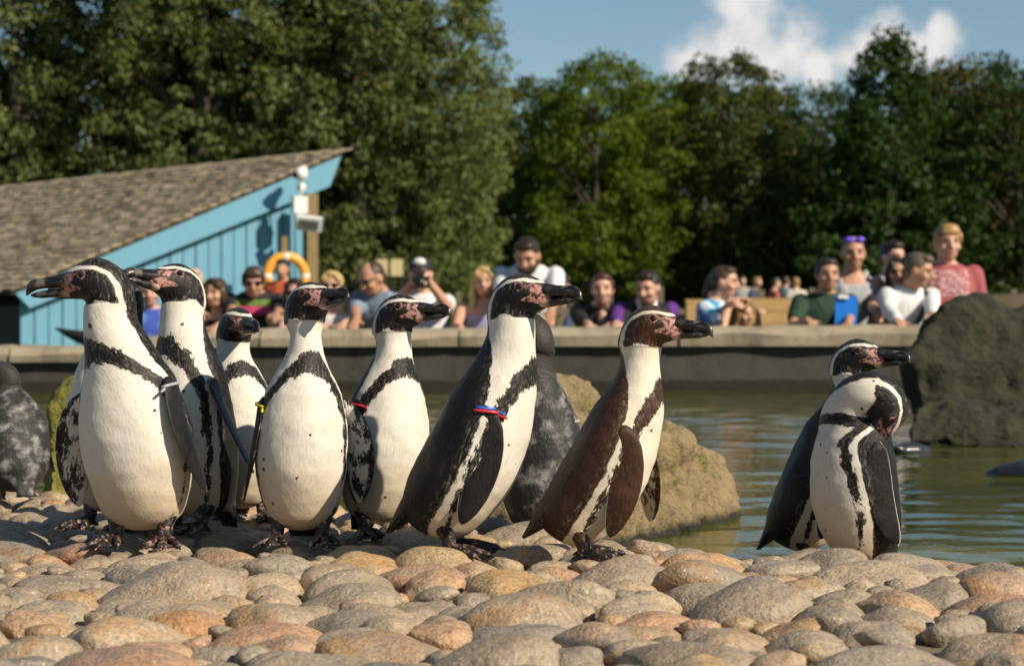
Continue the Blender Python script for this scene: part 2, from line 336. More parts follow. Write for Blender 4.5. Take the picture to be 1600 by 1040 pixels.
# ------------------------------------------------------------------ the setting: shore, water, lawn
GZ = 0.126                                   # top of the cobbled shore over the water
_ex = np.array([-3.0, -1.19, -0.54, -0.1, 0.18, 0.33, 0.84, 3.0]); _ed = np.array([5.3, 4.95, 4.6, 4.22, 3.86, 3.66, 3.55, 3.5])
def edge(x): return np.interp(x, _ex, _ed)
def gz(x, y):                                # shore height
    d = y - edge(x)
    z = np.where(d < 0, GZ, GZ - 0.13 * np.clip(d, 0, 9) - 0.35 * np.clip(d - 0.55, 0, 9))
    return np.maximum(z, -0.5) + 0.006 * np.sin(x * 3.1 + y * 2.0)
def grid(x0, x1, y0, y1, nx, ny, zf):
    X, Y = np.meshgrid(np.linspace(x0, x1, nx), np.linspace(y0, y1, ny)); Z = zf(X, Y)
    V = np.stack([X, Y, Z], -1).reshape(-1, 3); i = np.arange(ny - 1)[:, None] * nx; j = np.arange(nx - 1)[None]
    return V, np.stack([i + j, i + j + 1, i + nx + j + 1, i + nx + j], -1).reshape(-1, 4)
V, q = grid(-4.5, 4.5, -1.5, 6.6, 120, 150, lambda x, y: gz(x, y) - 0.020 + 0.004 * np.sin(x * 31) * np.sin(y * 27))
shore = tag(obj('cobbled_shore', mesh_np('cobbled_shore', V, q), MORTAR), kind='structure')
def waves():
    r = np.random.default_rng(5); ys = [3.2]
    while ys[-1] < 14.4: ys.append(ys[-1] + 0.014 + 0.0016 * (ys[-1] - 3.2))
    ys = np.array(ys); u = np.linspace(-1, 1, 380); u = 0.45 * u + 0.55 * u ** 3; X = u[None] * 9.0 + 0 * ys[:, None]; Y = ys[:, None] + 0 * u[None]; Z = np.zeros_like(X)
    for _ in range(46):
        lam = 0.13 * (0.75 / 0.13) ** r.uniform(0, 1); th = r.normal(0, 0.5); kx, ky = math.sin(th) * 2 * np.pi / lam, math.cos(th) * 2 * np.pi / lam
        A = lam * 0.0019; e = 0.5 + 0.5 * np.sin(X * r.uniform(.5, 1.6) + Y * r.uniform(.4, 1.3) + r.uniform(0, 6)); Z += A * e * np.sin(kx * X + ky * Y + r.uniform(0, 6.28))
    n, k = X.shape; i = np.arange(n - 1)[:, None] * k; j = np.arange(k - 1)[None]
    return np.stack([X, Y, Z], -1).reshape(-1, 3), np.stack([i + j, i + j + 1, i + k + j + 1, i + k + j], -1).reshape(-1, 4)
V, q = waves()
water = tag(obj('pond_water', mesh_np('pond_water', V, q), mat_water()), kind='structure')
def lawn_z(x, y): return -0.55 + np.clip((y - 15.5) / 30.0, 0, 1) * 0.42 + np.clip((y - 46) / 60, 0, 1) * 0.4
def mat_lawn():
    m, nt, b = new_mat('lawn_grass'); tc = N(nt, 'TexCoord').outputs['Object']
    n = NOISE(nt, tc, 0.35, 5, 0.6).outputs[0]; n2 = NOISE(nt, tc, 30.0, 4, 0.7).outputs[0]
    c = MIX(nt, n2, (0.05, 0.085, 0.012), (0.12, 0.17, 0.03)); c = MIX(nt, SM(nt, n, 0.55, 0.75), c, (0.22, 0.17, 0.08))
    setp(nt, b, Base_Color=c, Roughness=0.9, Normal=BUMP(nt, n2, 0.8, 0.05)); return m
V, q = grid(-400, 400, 14.5, 1200, 60, 240, lambda x, y: lawn_z(x, y))
lawn = tag(obj('lawn', mesh_np('lawn', V, q), mat_lawn()), kind='structure')

# cobbles, packed from large to small
stones = []
def pack():
    cell = {}
    for r, tries in [(0.092, 110), (0.074, 700), (0.058, 2600), (0.044, 7000), (0.031, 11000), (0.020, 9000)]:
        for _ in range(tries):
            x = rng.uniform(-2.1, 2.1); y = rng.uniform(1.9, 5.7)
            if y > edge(x) + 0.75: continue
            rr = r * rng.uniform(0.85, 1.12) * (1.0 + 0.16 * (3.6 - y))
            ok = True; ci, cj = int(x // 0.2), int(y // 0.2)
            for a in (-1, 0, 1):
                for b in (-1, 0, 1):
                    for (x2, y2, r2) in cell.get((ci + a, cj + b), ()):
                        if math.hypot((x - x2) * 0.86, (y - y2) * 1.12) < (rr + r2) * 0.80: ok = False; break
                    if not ok: break
                if not ok: break
            if ok: cell.setdefault((ci, cj), []).append((x, y, rr)); stones.append((x, y, rr))
pack()
def cobble_mesh(k, sub):
    bm = bmesh.new(); bmesh.ops.create_icosphere(bm, subdivisions=sub, radius=1.0); r = random.Random(100 + k)
    off = Vector((r.uniform(-50, 50), r.uniform(-50, 50), r.uniform(-50, 50))); p = r.uniform(2.0, 2.5); lop = r.uniform(-0.18, 0.18)
    for v in bm.verts:
        d = v.co.normalized(); e = (abs(d.x) ** p + abs(d.y) ** p + abs(d.z) ** p) ** (-1 / p)
        n = noise.noise(d * 0.9 + off) * 0.30 + noise.noise(d * 2.0 + off) * 0.09 + noise.noise(d * 5 + off) * 0.018
        v.co = d * e * (1 + n); v.co.z += lop * v.co.x * 0.7; v.co.y *= 1 + 0.25 * lop * v.co.x
    for f in bm.faces: f.smooth = True
    me = bpy.data.meshes.new('cobble'); bm.to_mesh(me); bm.free(); me.materials.append(COB); return me
CM = [cobble_mesh(k, 4) for k in range(22)]
def lay_cobbles():
    rec = []
    for (x, y, r) in stones:
        px = 800 + x / y * F; py = HY + (CZ - GZ) / y * F
        inv = -40 < px < 1640 and py < 1100
        rec.append((-(r * F / y) if inv else 0, x, y, r))
    rec.sort(); mb_rest = []
    lo = [cobble_mesh(k, 2) for k in range(8)]; loco = [get_co(m) for m in lo]
    q0 = np.empty(len(lo[0].polygons) * 3, np.int32); lo[0].polygons.foreach_get('vertices', q0); q0 = q0.reshape(-1, 3)
    rest = MB(); n = 0
    for (key, x, y, r) in rec:
        h = r * random.uniform(0.44, 0.68); sx = r * random.uniform(1.0, 1.28); sy = r * random.uniform(0.74, 0.95)
        rz = random.gauss(0, 0.5) + (math.pi if random.random() < 0.5 else 0)
        z = float(gz(x, y)) - h * 0.66 + random.uniform(-0.008, 0.012) - 0.004 + 0.12 * max(0, r - 0.05)
        tilt = (random.gauss(0, 0.13), random.gauss(0, 0.13))
        M = Matrix.Translation((x, y, z)) @ Matrix.Rotation(rz, 4, 'Z') @ Matrix.Rotation(tilt[0], 4, 'X') @ Matrix.Rotation(tilt[1], 4, 'Y') @ Matrix.Diagonal((sx, sy, h, 1))
        if n < 300 and key < 0:
            o = obj('cobble', CM[random.randrange(22)], None, shore); o.matrix_local = M; n += 1
        else:
            A = np.array(M); c = loco[random.randrange(8)]; rest.add(c @ A[:3, :3].T + A[:3, 3], t=q0)
    o = obj('small_cobbles', rest.mesh('small_cobbles'), COB, shore); o['kind'] = 'stuff'
lay_cobbles()

# boulders
def rock(name, label, pts, vox, amp, mat, seed, cat='boulder', group=None, fr=3.0):
    bm = bmesh.new(); c = sum((Vector(p) for p in pts), Vector()) / len(pts)
    base = Vector((c.x, c.y, min(p[2] for p in pts)))
    for p in pts: bm.verts.new(Vector(p) - base)
    bmesh.ops.convex_hull(bm, input=bm.verts); bmesh.ops.triangulate(bm, faces=bm.faces)
    me = bpy.data.meshes.new('h'); bm.to_mesh(me); bm.free()
    mb = MB(); t = np.empty(len(me.polygons) * 3, np.int32); me.polygons.foreach_get('vertices', t); mb.add(get_co(me), t=t.reshape(-1, 3))
    out = remesh(mb, vox, 2, name); V = get_co(out); nr = np.empty(len(V) * 3, np.float32); out.vertices.foreach_get('normal', nr); nr = nr.reshape(-1, 3)
    off = Vector((seed * 7.1, seed * 3.3, seed)); s = np.array([noise.fractal(Vector(v) * fr + off, 0.75, 2.1, 7) + 0.5 * abs(noise.noise(Vector(v) * fr * 2.2 + off)) for v in V])
    set_co(out, V + nr * (s * amp)[:, None]); o = obj(name, out, mat, None, base); return tag(o, label, cat, group)
RK = mat_rock('rock_tan', (0.44, 0.32, 0.165), (0.31, 0.23, 0.115), (0.13, 0.125, 0.028), 0.12)
RKG = mat_rock('rock_mossy', (0.22, 0.19, 0.06), (0.20, 0.19, 0.04), (0.17, 0.165, 0.025), 1.0)
RKD = mat_rock('rock_dark', (0.036, 0.031, 0.019), (0.070, 0.058, 0.036), (0.030, 0.030, 0.012), 0.45)
def P(px, py, D): return tuple(at(px, py, D))
rock('boulder', 'tan mossy flat-topped boulder at the water edge behind the brown-backed penguin',
     [P(752, 860, 5.0), P(770, 735, 5.05), P(960, 690, 5.15), P(1012, 668, 5.25), P(1045, 676, 5.35), P(1112, 712, 5.6), P(1128, 760, 5.7), P(1145, 850, 5.65), P(960, 880, 5.0),
      P(800, 860, 5.7), P(1000, 690, 6.0), P(1110, 740, 6.0), P(1140, 850, 6.1), P(820, 720, 5.7)], 0.011, 0.034, RK, 1, fr=6.5)
rock('boulder', 'tan rounded boulder rising behind the grey young penguin',
     [P(790, 800, 5.85), P(810, 640, 5.9), P(858, 588, 6.0), P(893, 592, 6.05), P(922, 625, 6.1), P(1000, 700, 6.05), P(1010, 840, 6.0), P(800, 800, 6.5), P(860, 600, 6.4), P(910, 630, 6.5), P(990, 800, 6.5)], 0.011, 0.032, RK, 2, fr=6.5)
rock('boulder', 'yellow-green mossy boulder behind the row of penguins by the blue hut',
     [P(70, 810, 5.4), P(74, 650, 5.45), P(98, 600, 5.5), P(150, 585, 5.5), P(230, 600, 5.55), P(420, 640, 5.6), P(425, 810, 5.5), P(80, 800, 6.0), P(110, 610, 5.9), P(400, 640, 6.0), P(400, 800, 6.0)], 0.011, 0.032, RKG, 3, fr=6.5)
rock('boulder', 'large dark lichen-covered boulder standing against the pond wall',
     [P(1436, 700, 9.3), P(1428, 560, 9.4), P(1452, 512, 9.5), P(1500, 486, 9.6), P(1560, 474, 9.7), P(1680, 480, 9.7), P(1800, 560, 9.6), P(1820, 720, 9.3), P(1440, 640, 10.4), P(1500, 500, 10.5), P(1700, 490, 10.6), P(1800, 640, 10.5)], 0.018, 0.085, RKD, 4, fr=2.6)
rock('boulder', 'low flat rock ledge at the foot of the large dark boulder',
     [P(1418, 692, 8.7), P(1422, 640, 8.8), P(1450, 622, 8.9), P(1500, 628, 8.9), P(1580, 655, 8.8), P(1700, 660, 8.7), P(1700, 720, 8.6), P(1430, 640, 9.2), P(1560, 640, 9.25), P(1700, 650, 9.2)], 0.014, 0.06, RKD, 5)

# pond wall with coping stones
CON = mat_concrete('wall_concrete', (0.040, 0.038, 0.031), (0.075, 0.07, 0.056), (0.026, 0.025, 0.019))
COP = mat_concrete('coping_concrete', (0.27, 0.225, 0.155), (0.40, 0.34, 0.24), (0.17, 0.14, 0.09))
def pond_wall():
    root = tag(empty('pond_wall', (0, 14.2, -0.4)), 'low grey concrete pond wall with a pale rough coping', 'wall')
    yf = lambda x: 0.055 * x + 0.0
    def dr(x): u = min(1, max(0, (-1.75 - x) / 1.1)); return 0.10 * u * u * (3 - 2 * u)     # the wall steps down towards the hut
    mb = MB(); n = 90; xs = np.linspace(-9, 9, n); rings = []
    for x in xs:
        y = yf(x); rings.append([[x, y, -0.1], [x, y, 0.70 - dr(x)], [x, y + 0.34, 0.70 - dr(x)], [x, y + 0.34, -0.4]])
    mb.loft(rings); obj('wall_face', mb.mesh('wall_face', False), CON, root)
    x = -9.0; k = 0
    while x < 9:
        L = random.uniform(1.1, 1.9); x1 = min(9, x + L); rings = []
        for u in np.linspace(0, 1, 14):
            xx = x + 0.006 + (x1 - x - 0.012) * u; y = yf(xx); w = lambda s: noise.noise(Vector((xx * 2.3, s * 5, k))) * 0.028
            top = 0.82 + 0.022 * (xx / 4.0) - dr(xx); bot = 0.703 - dr(xx)
            rings.append([[xx, y - 0.06 + w(1), bot], [xx, y - 0.075 + w(2), top - 0.05 + w(5)], [xx, y - 0.045 + w(3), top - 0.012 + w(4)], [xx, y + 0.05, top + 0.006 + w(6)], [xx, y + 0.3, top + w(7)], [xx, y + 0.42 + w(8), top - 0.01], [xx, y + 0.42, bot]])
        mb = MB().loft(rings); o = obj('coping_stone', mb.mesh('coping_stone', False), COP, root); k += 1; x = x1
pond_wall()
# ------------------------------------------------------------------ blue hut with a shake roof
def mat_paint():
    m, nt, b = new_mat('blue_paint'); tc = N(nt, 'TexCoord').outputs['Object']; oi = N(nt, 'ObjectInfo').outputs['Random']
    n = NOISE(nt, MAPV(nt, tc, (6, 6, 0.8)), 4.0, 6, 0.65).outputs[0]
    c = MIX(nt, n, (0.095, 0.27, 0.385), (0.14, 0.345, 0.465)); c = MIX(nt, M_(nt, 'MULTIPLY', oi, 0.3), c, (0.08, 0.22, 0.30))
    setp(nt, b, Base_Color=c, Roughness=0.55, Normal=BUMP(nt, n, 0.4, 0.01)); return m
def mat_shake():
    m, nt, b = new_mat('wood_shake'); tc = N(nt, 'TexCoord').outputs['Object']; oi = N(nt, 'ObjectInfo').outputs['Random']; isl = N(nt, 'NewGeometry').outputs['Random Per Island']
    r = M_(nt, 'FRACT', M_(nt, 'ADD', oi, isl)); n = NOISE(nt, tc, 2.2, 5, 0.65).outputs[0]
    c = RAMP(nt, r, [(0, (0.19, 0.15, 0.095)), (0.4, (0.30, 0.24, 0.155)), (0.7, (0.37, 0.31, 0.21)), (1, (0.23, 0.17, 0.10))])
    c = MIX(nt, M_(nt, 'MULTIPLY', SM(nt, n, 0.5, 0.68), 0.8), c, (0.12, 0.075, 0.025))
    setp(nt, b, Base_Color=c, Roughness=0.85); return m
PAINT, SHAKE, TIMBER = mat_paint(), mat_shake(), plain('weathered_timber', (0.20, 0.14, 0.06), 0.75, 0.35, 14, 0.01)
WHITEP = plain('white_plastic', (0.72, 0.72, 0.70), 0.4, 0.08); DARKT = plain('dark_timber', (0.03, 0.024, 0.018), 0.8, 0.3, 12)
def hut():
    P0, P1 = at(22, 458, 24.0), at(531, 243, 26.6); g = P1 - P0; gh = Vector((g.x, g.y, 0)); GL = gh.length; gx = gh / GL; ridge = Vector((-gx.y, gx.x, 0))
    base = Vector((P0.x, P0.y, -0.5)); root = tag(empty('hut', base), 'blue boarded hut with a sloping wooden shake roof', 'hut')
    out = -ridge                                               # gable faces the pond
    def L(u, v, w): return gx * u + ridge * v + Vector((0, 0, w))     # along gable, away, up from base
    sl = g.z / GL; z0 = P0.z + 0.5
    M3 = Matrix((gx, ridge, Vector((0, 0, 1)))).transposed()
    u, k = 0.12, 0
    while u < GL - 0.32:                                       # vertical boards with shadow gaps
        w = 0.172; top = z0 + sl * (u + w * 0.5) - 0.16; off = 0.006 * (k % 2)
        mb = MB(); c = L(u + w / 2, 0.12 - off, top / 2); mb.box(c, (w / 2 - 0.008, 0.014, top / 2), M3)
        obj('board', mb.mesh('board', False), PAINT, root); u += w; k += 1
    mb = MB(); r0, r1 = [], []
    for uu, hh in ((0.13, z0 + sl * 0.13 - 0.2), (GL - 0.33, z0 + sl * (GL - 0.33) - 0.2)):
        r0.append(hh)
    V = [L(0.13, 0.14, 0), L(GL - 0.33, 0.14, 0), L(GL - 0.33, 0.14, r0[1]), L(0.13, 0.14, r0[0])]; V += [v + ridge * 6.5 for v in V]
    mb.add([tuple(v) for v in V], [[0, 1, 2, 3], [7, 6, 5, 4], [0, 4, 5, 1], [1, 5, 6, 2], [3, 2, 6, 7], [0, 3, 7, 4]]); obj('wall_core', mb.mesh('wall_core', False), DARKT, root)
    # barge board along the sloping roof edge
    up = Vector((0, 0, 1)); d3 = (gx + up * sl).normalized(); n3 = (up - gx * sl).normalized()
    MS = Matrix((d3, ridge, n3)).transposed(); RL = math.hypot(GL, g.z)
    mid = L(GL / 2, -0.04, z0 + sl * GL / 2)
    mb = MB(); h0, h1 = 0.115, 0.135
    q = [mid + d3 * (-RL / 2) - n3 * 0.0, mid + d3 * (RL / 2), mid + d3 * (RL / 2 - 0.30) - n3 * 0.30, mid + d3 * (-RL / 2 + 0.10) - n3 * 0.22]
    mb.add([tuple(v) for v in q] + [tuple(v + ridge * 0.05) for v in q], [[3, 2, 1, 0], [4, 5, 6, 7], [0, 1, 5, 4], [1, 2, 6, 5], [2, 3, 7, 6], [3, 0, 4, 7]]); obj('barge_board', mb.mesh('barge_board', False), PAINT, root)
    # roof deck and shakes
    roof_len = 11.0; mb = MB(); mb.box(L(GL / 2, roof_len / 2 - 0.05, z0 + sl * GL / 2) + n3 * 0.02, (RL / 2 + 0.06, roof_len / 2, 0.018), MS); roof = obj('roof', mb.mesh('roof', False), DARKT, root)
    rec = []
    rows = int(RL / 0.17) + 1
    for r in range(rows):
        v = -0.10
        while v < roof_len - 0.2:
            w = random.uniform(0.10, 0.26); s = -RL / 2 - 0.06 + r * 0.17 + random.uniform(-0.018, 0.018)
            rec.append((v, s, w)); v += w + 0.008
    rec.sort(key=lambda a: (a[0] * 0.5 - a[1] * 0.2)); stuff = MB(); Q = None; unit = {}
    for i, (v, s, w) in enumerate(rec):
        c = L(GL / 2, v + w / 2, z0 + sl * GL / 2) + d3 * (s + 0.12) + n3 * (0.058 + random.uniform(-0.006, 0.008))
        T = MS @ Matrix.Rotation(0.10 + random.uniform(-0.03, 0.03), 3, 'Y')
        wq = min((0.12, 0.15, 0.18, 0.21, 0.24), key=lambda a: abs(a - w))
        if i < 300:
            if wq not in unit: unit[wq] = MB().box((0, 0, 0), (0.135, wq / 2, 0.010)).mesh('shingle', False)
            o = obj('shingle', unit[wq], SHAKE, roof); o.matrix_local = Matrix.Translation(c) @ T.to_4x4()
        else: stuff.box(c, (0.135, w / 2, 0.010), T)
    o = obj('far_shingles', stuff.mesh('far_shingles', False), SHAKE, roof); o['kind'] = 'stuff'
    # eave fascia under the low edge, dark side wall
    # timber post at the high end with its fittings
    pp = at(485, 300, 26.0); root2 = tag(empty('timber_post', (pp.x, pp.y, -0.5)), 'square timber post at the tall end of the blue hut', 'post')
    obj('shaft', MB().box((0, 0, 1.22), (0.072, 0.072, 1.22), Matrix.Rotation(0.5, 3, 'Z')).mesh('shaft', False), TIMBER, root2)
    def fit(name, label, cat, px, py, D, builder):
        o = tag(empty(name, at(px, py, D)), label, cat); builder(o); return o
    def cam_b(o):
        obj('dome', MB().ell((0, 0, 0.0), (0.085, 0.09, 0.085)).cone((0, 0, 0.0), (0.02, 0.12, 0.06), 0.07, 0.05).mesh('dome'), WHITEP, o)
        obj('lens', MB().ell((-0.055, -0.05, -0.01), (0.045, 0.045, 0.045)).mesh('lens'), plain('lens_black', (0.01, 0.01, 0.01), 0.1), o)
        obj('bracket', MB().cone((0, 0.02, -0.08), (0.0, 0.03, -0.22), 0.025, 0.02).box((0, 0.05, -0.16), (0.05, 0.03, 0.04)).mesh('bracket'), WHITEP, o)
    fit('security_camera', 'white domed security camera under the hut roof edge', 'camera', 470, 272, 25.7, cam_b)
    def box_b(o):
        obj('case', MB().box((0, 0, 0), (0.085, 0.07, 0.105), Matrix.Rotation(0.35, 3, 'Z')).mesh('case', False), WHITEP, o)
        obj('bracket', MB().box((-0.02, 0.08, 0.02), (0.10, 0.02, 0.02)).mesh('bracket', False), WHITEP, o)
    fit('junction_box', 'white weatherproof box on the post below the security camera', 'box', 468, 320, 25.75, box_b)
    def flood(o):
        Mf = Matrix.Rotation(0.35, 3, 'X') @ Matrix.Rotation(0.12, 3, 'Y')
        obj('housing', MB().box((0, 0, 0), (0.155, 0.045, 0.085), Mf).mesh('housing', False), WHITEP, o)
        obj('glass', MB().box((0, -0.047, -0.017), (0.115, 0.008, 0.055), Mf).mesh('glass', False), plain('lamp_glass', (0.12, 0.12, 0.12), 0.12), o)
        obj('bracket', MB().box((-0.05, 0.09, 0.02), (0.02, 0.06, 0.02)).mesh('bracket', False), WHITEP, o)
    fit('floodlight', 'white floodlight with grey glass on the timber post', 'lamp', 483, 349, 25.7, flood)
    # life ring
    c = at(447, 431, 25.2); ro = tag(empty('life_ring', c), 'orange life ring with pale bands hanging by the blue hut', 'life ring')
    ORG = plain('orange_vinyl', (0.80, 0.34, 0.03), 0.4, 0.06); PALE = plain('pale_band', (0.75, 0.72, 0.66), 0.5, 0.05)
    def torus(a0, a1, R, r, n):
        rings = []; th = np.linspace(0, 2 * np.pi, 14, endpoint=False)
        for A in np.linspace(a0, a1, n):
            ctr = np.array([math.cos(A), 0, math.sin(A)]); rings.append([(ctr * (R + r * math.cos(t)) + np.array([0, r * 0.9 * math.sin(t), 0])) for t in th])
        return np.array(rings)
    mb = MB(); mb.loft(torus(0, 2 * math.pi, 0.228, 0.058, 48), False); Rt = Matrix.Rotation(0.35, 4, 'Z')
    o = obj('ring', mb.mesh('ring'), ORG, ro); o.matrix_local = Rt
    for A in (0.25, 0.75, 1.25, 1.75):
        o = obj('band', MB().loft(torus(A * math.pi * 1 + math.pi * 0.25 - 0.11, A * math.pi + math.pi * 0.25 + 0.11, 0.228, 0.061, 8)).mesh('band'), PALE, ro); o.matrix_local = Rt
    st = obj('hook_stand', MB().box((0, 0.09, -0.28), (0.035, 0.025, 0.75)).box((0, 0.03, 0.27), (0.02, 0.07, 0.015)).mesh('hook_stand', False), TIMBER, ro); st.matrix_local = Rt
hut()
# dark pointed trough lying along the wall
def trough():
    D = 16.5; a, b = at(86, 519, D), at(352, 516, D); o = tag(empty('feeding_trough', ((a + b) / 2)), 'long dark pointed trough behind the pond wall by the hut', 'trough')
    L = (b - a).length / 2; rings = []
    for u in np.linspace(-1, 1, 30):
        w = max(0.012, 1 - abs(u) ** 2.5); x = u * L; up = 0.05 * u * u
        rings.append([(x, -0.17 * w, 0.0 + up - 0.02), (x, -0.10 * w, -0.15 * w + up - 0.03), (x, 0.10 * w, -0.15 * w + up - 0.03), (x, 0.17 * w, 0.0 + up - 0.02), (x, 0.14 * w, up - 0.02), (x, 0.08 * w, -0.12 * w + up - 0.02), (x, -0.08 * w, -0.12 * w + up - 0.02), (x, -0.14 * w, up - 0.02)])
    obj('hull', MB().loft(rings).mesh('hull'), plain('dark_tar', (0.022, 0.018, 0.015), 0.7), o)
    for s in (-0.5, 0.5): obj('leg', MB().box((s * L, 0, -0.58), (0.05, 0.09, 0.42)).mesh('leg', False), DARKT, o)
trough()
# ------------------------------------------------------------------ trees
LEAF = {'poplar': mat_leaf('leaf_poplar', (0.078, 0.105, 0.028), (0.17, 0.19, 0.064), 0.3), 'yellow': mat_leaf('leaf_yellowgreen', (0.05, 0.085, 0.006), (0.13, 0.165, 0.016), 0.35),
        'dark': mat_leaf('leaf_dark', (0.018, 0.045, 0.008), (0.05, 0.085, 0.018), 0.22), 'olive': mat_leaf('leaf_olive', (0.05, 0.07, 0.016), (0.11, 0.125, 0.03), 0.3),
        'brown': mat_leaf('leaf_brownish', (0.06, 0.06, 0.014), (0.12, 0.105, 0.03), 0.28)}
BARK = plain('bark', (0.055, 0.045, 0.032), 0.9, 0.4, 3.0, 0.03)
def tree_meshes(seed, H, R, z0, shape, nclump, nleaf, lsize, leaf):
    r = np.random.default_rng(seed); C = []
    while len(C) < nclump:
        u = r.uniform(0, 1); z = z0 + (H - z0) * u
        if shape == 'column': prof = math.sin(math.pi * min(1, (u * 0.93 + 0.10))) ** 0.45
        elif shape == 'cone': prof = (1 - u) ** 0.75 * 0.95 + 0.06 if u > 0.12 else u / 0.12
        else: prof = math.sqrt(max(0, 1 - (1.75 * (u - 0.45)) ** 2)) if u < 0.999 else 0
        if r.uniform() > prof: continue
        a = r.uniform(0, 2 * np.pi); lob = 1 + 0.22 * math.sin(3 * a + seed) + 0.16 * math.sin(5 * a + u * 9 + seed * 2)
        rr = R * prof * lob * (r.uniform(0.25, 1) ** 0.5); C.append((rr * math.cos(a), rr * math.sin(a), z, R * r.uniform(0.10, 0.22)))
    C = np.array(C); n = nclump * nleaf
    ci = np.repeat(np.arange(nclump), nleaf); d = r.normal(size=(n, 3)); d /= np.linalg.norm(d, axis=1)[:, None]
    pos = C[ci, :3] + d * (C[ci, 3] * r.uniform(0.3, 1.0, n) ** 0.6)[:, None] * [1.15, 1.15, 0.8]
    nr = d * 0.6 + r.normal(size=(n, 3)) * 0.55 + [0, 0, 0.35]; nr /= np.linalg.norm(nr, axis=1)[:, None]
    t = np.cross(nr, r.normal(size=(n, 3))); t /= np.linalg.norm(t, axis=1)[:, None]; b = np.cross(nr, t); s = lsize * r.uniform(0.6, 1.25, n)[:, None]
    V = np.stack([pos - t * s, pos + b * s * 0.55 + nr * s * .12, pos + t * s, pos - b * s * 0.55 + nr * s * .12], 1).reshape(-1, 3)
    crown = mesh_np('crown', V, np.arange(n * 4).reshape(-1, 4), False); crown.materials.append(leaf)
    mb = MB(); th = 0.02 * H + 0.02; rings = []; a = np.linspace(0, 2 * np.pi, 9, endpoint=False)
    ax = lambda z: np.array([0.25 * math.sin(z * 0.35 + seed), 0.2 * math.cos(z * 0.3 + seed), 0]) * (z / H)
    for z in np.linspace(-0.6, H * 0.9, 16):
        w = th * (1 - 0.9 * max(0, z) / H) * (1.4 if z < 0.2 else 1); rings.append(np.stack([w * np.cos(a), w * np.sin(a), 0 * a + z], -1) + ax(z))
    mb.loft(rings)
    for k in r.choice(nclump, min(nclump, 26), replace=False):
        e = C[k, :3]; zs = max(0.5, e[2] - np.hypot(e[0], e[1]) * 0.9); st = ax(zs) + [0, 0, zs]; md = (st + e) / 2 + [0, 0, 0.1]
        mb.cone(st, md, th * .42, th * .26, 6); mb.cone(md, e, th * .26, th * .08, 6)
    trunk = mb.mesh('trunk'); trunk.materials.append(BARK); return crown, trunk
TREE = {}
def tree(kind, px, D, H, label, cat='tree', group=None, rz=0.0, xs=1.0, name='tree'):
    crown, trunk, h0 = TREE[kind]; x = (px - 800) / F * D; s = H / h0
    root = tag(empty(name, (x, D, float(lawn_z(0, D)) - 0.02), rz), label, cat, group); root.scale = (s * xs, s * xs, s)
    obj('trunk', trunk, None, root); obj('crown', crown, None, root); return root
def mk(kind, seed, H, R, z0, shape, nc, nl, ls, leaf): TREE[kind] = (*tree_meshes(seed, H, R, z0, shape, nc, nl, ls, LEAF[leaf]), H)
mk('pop1', 1, 13, 2.5, 0.3, 'column', 560, 66, 0.085, 'poplar'); mk('pop2', 2, 13, 2.3, 0.5, 'column', 520, 66, 0.085, 'poplar'); mk('pop3', 3, 13, 2.4, 1.6, 'column', 330, 66, 0.085, 'poplar')
mk('yel', 4, 9, 2.9, 1.0, 'round', 300, 66, 0.10, 'yellow'); mk('oli', 5, 9, 2.7, 1.2, 'round', 260, 66, 0.10, 'olive'); mk('drk', 6, 9.5, 2.8, 0.8, 'cone', 330, 66, 0.10, 'dark')
mk('brn', 7, 9, 2.7, 1.0, 'round', 280, 66, 0.10, 'brown'); mk('drk2', 8, 9, 3.2, 0.6, 'round', 330, 66, 0.10, 'dark')
G1, G2 = 'tall trees beyond the blue hut', 'woodland trees beyond the lawn'
tree('pop3', 30, 56, 13.5, 'tall thin-crowned tree with sky gaps and a leaning trunk beyond the hut roof', group=G1, rz=1)
for px, D, H, k, rz, w in [(175, 58, 14, 'pop1', 0, 'next to the thin-crowned one with the leaning trunk'), (310, 55, 14, 'pop2', 2, 'beyond the middle of the shake roof'), (440, 57, 14.5, 'pop1', 2.5, 'beyond the roof part nearest the security camera'), (560, 55, 14, 'pop2', 4, 'just past the pointed high end of the hut roof'), (-80, 60, 14, 'pop2', 1, 'past the thin-crowned one, away from the pointed roof end')]:
    tree(k, px, D, H, 'tall leafy grey-green tree ' + w, group=G1, rz=rz)
tree('pop1', 672, 56, 11.6, 'tall grey-green tree at the end of the row, next to open sky', group=G1, rz=5)
for px, D, H, k, rz, w in [(100, 70, 11, 'pop3', 3, 'between the thin-crowned tree and its leafy neighbour'), (250, 72, 12, 'pop2', 1, 'over the low part of the shake roof'), (480, 72, 13, 'pop3', 2, 'over the high part of the shake roof'), (-20, 72, 9, 'pop3', 5, 'behind the thin-crowned tree with the leaning trunk'), (620, 70, 11, 'pop1', 1.4, 'next to the end tree of the tall row')]:
    tree(k, px, D, H, 'half-hidden grey-green tree ' + w, group='trees half hidden behind the row', rz=rz)
tree('yel', 935, 76, 9.3, 'bright yellow-green broad tree at the front of the woodland', group=G2, rz=1)
tree('oli', 845, 80, 9.0, 'olive-green tree between the tall row and the yellow-green tree', group=G2, rz=2)
tree('oli', 1140, 78, 9.6, 'feathery light olive tree below the large cloud', group=G2, rz=4)
tree('yel', 1045, 84, 9.4, 'yellow-green tree behind the broad bright one', group=G2, rz=3)
tree('drk', 1390, 74, 10.0, 'dense dark green tree with a pointed top below the small cloud', group=G2, rz=1.2, xs=1.15)
tree('brn', 1500, 80, 9.6, 'brownish olive tree beside the dense dark pointed one', group=G2, rz=2)
tree('drk2', 1590, 76, 9.4, 'dark green tree past the brownish olive one', group=G2, rz=0)
tree('drk2', 1265, 80, 8.6, 'rounded dark green tree between the feathery and the pointed trees', group=G2, rz=3)
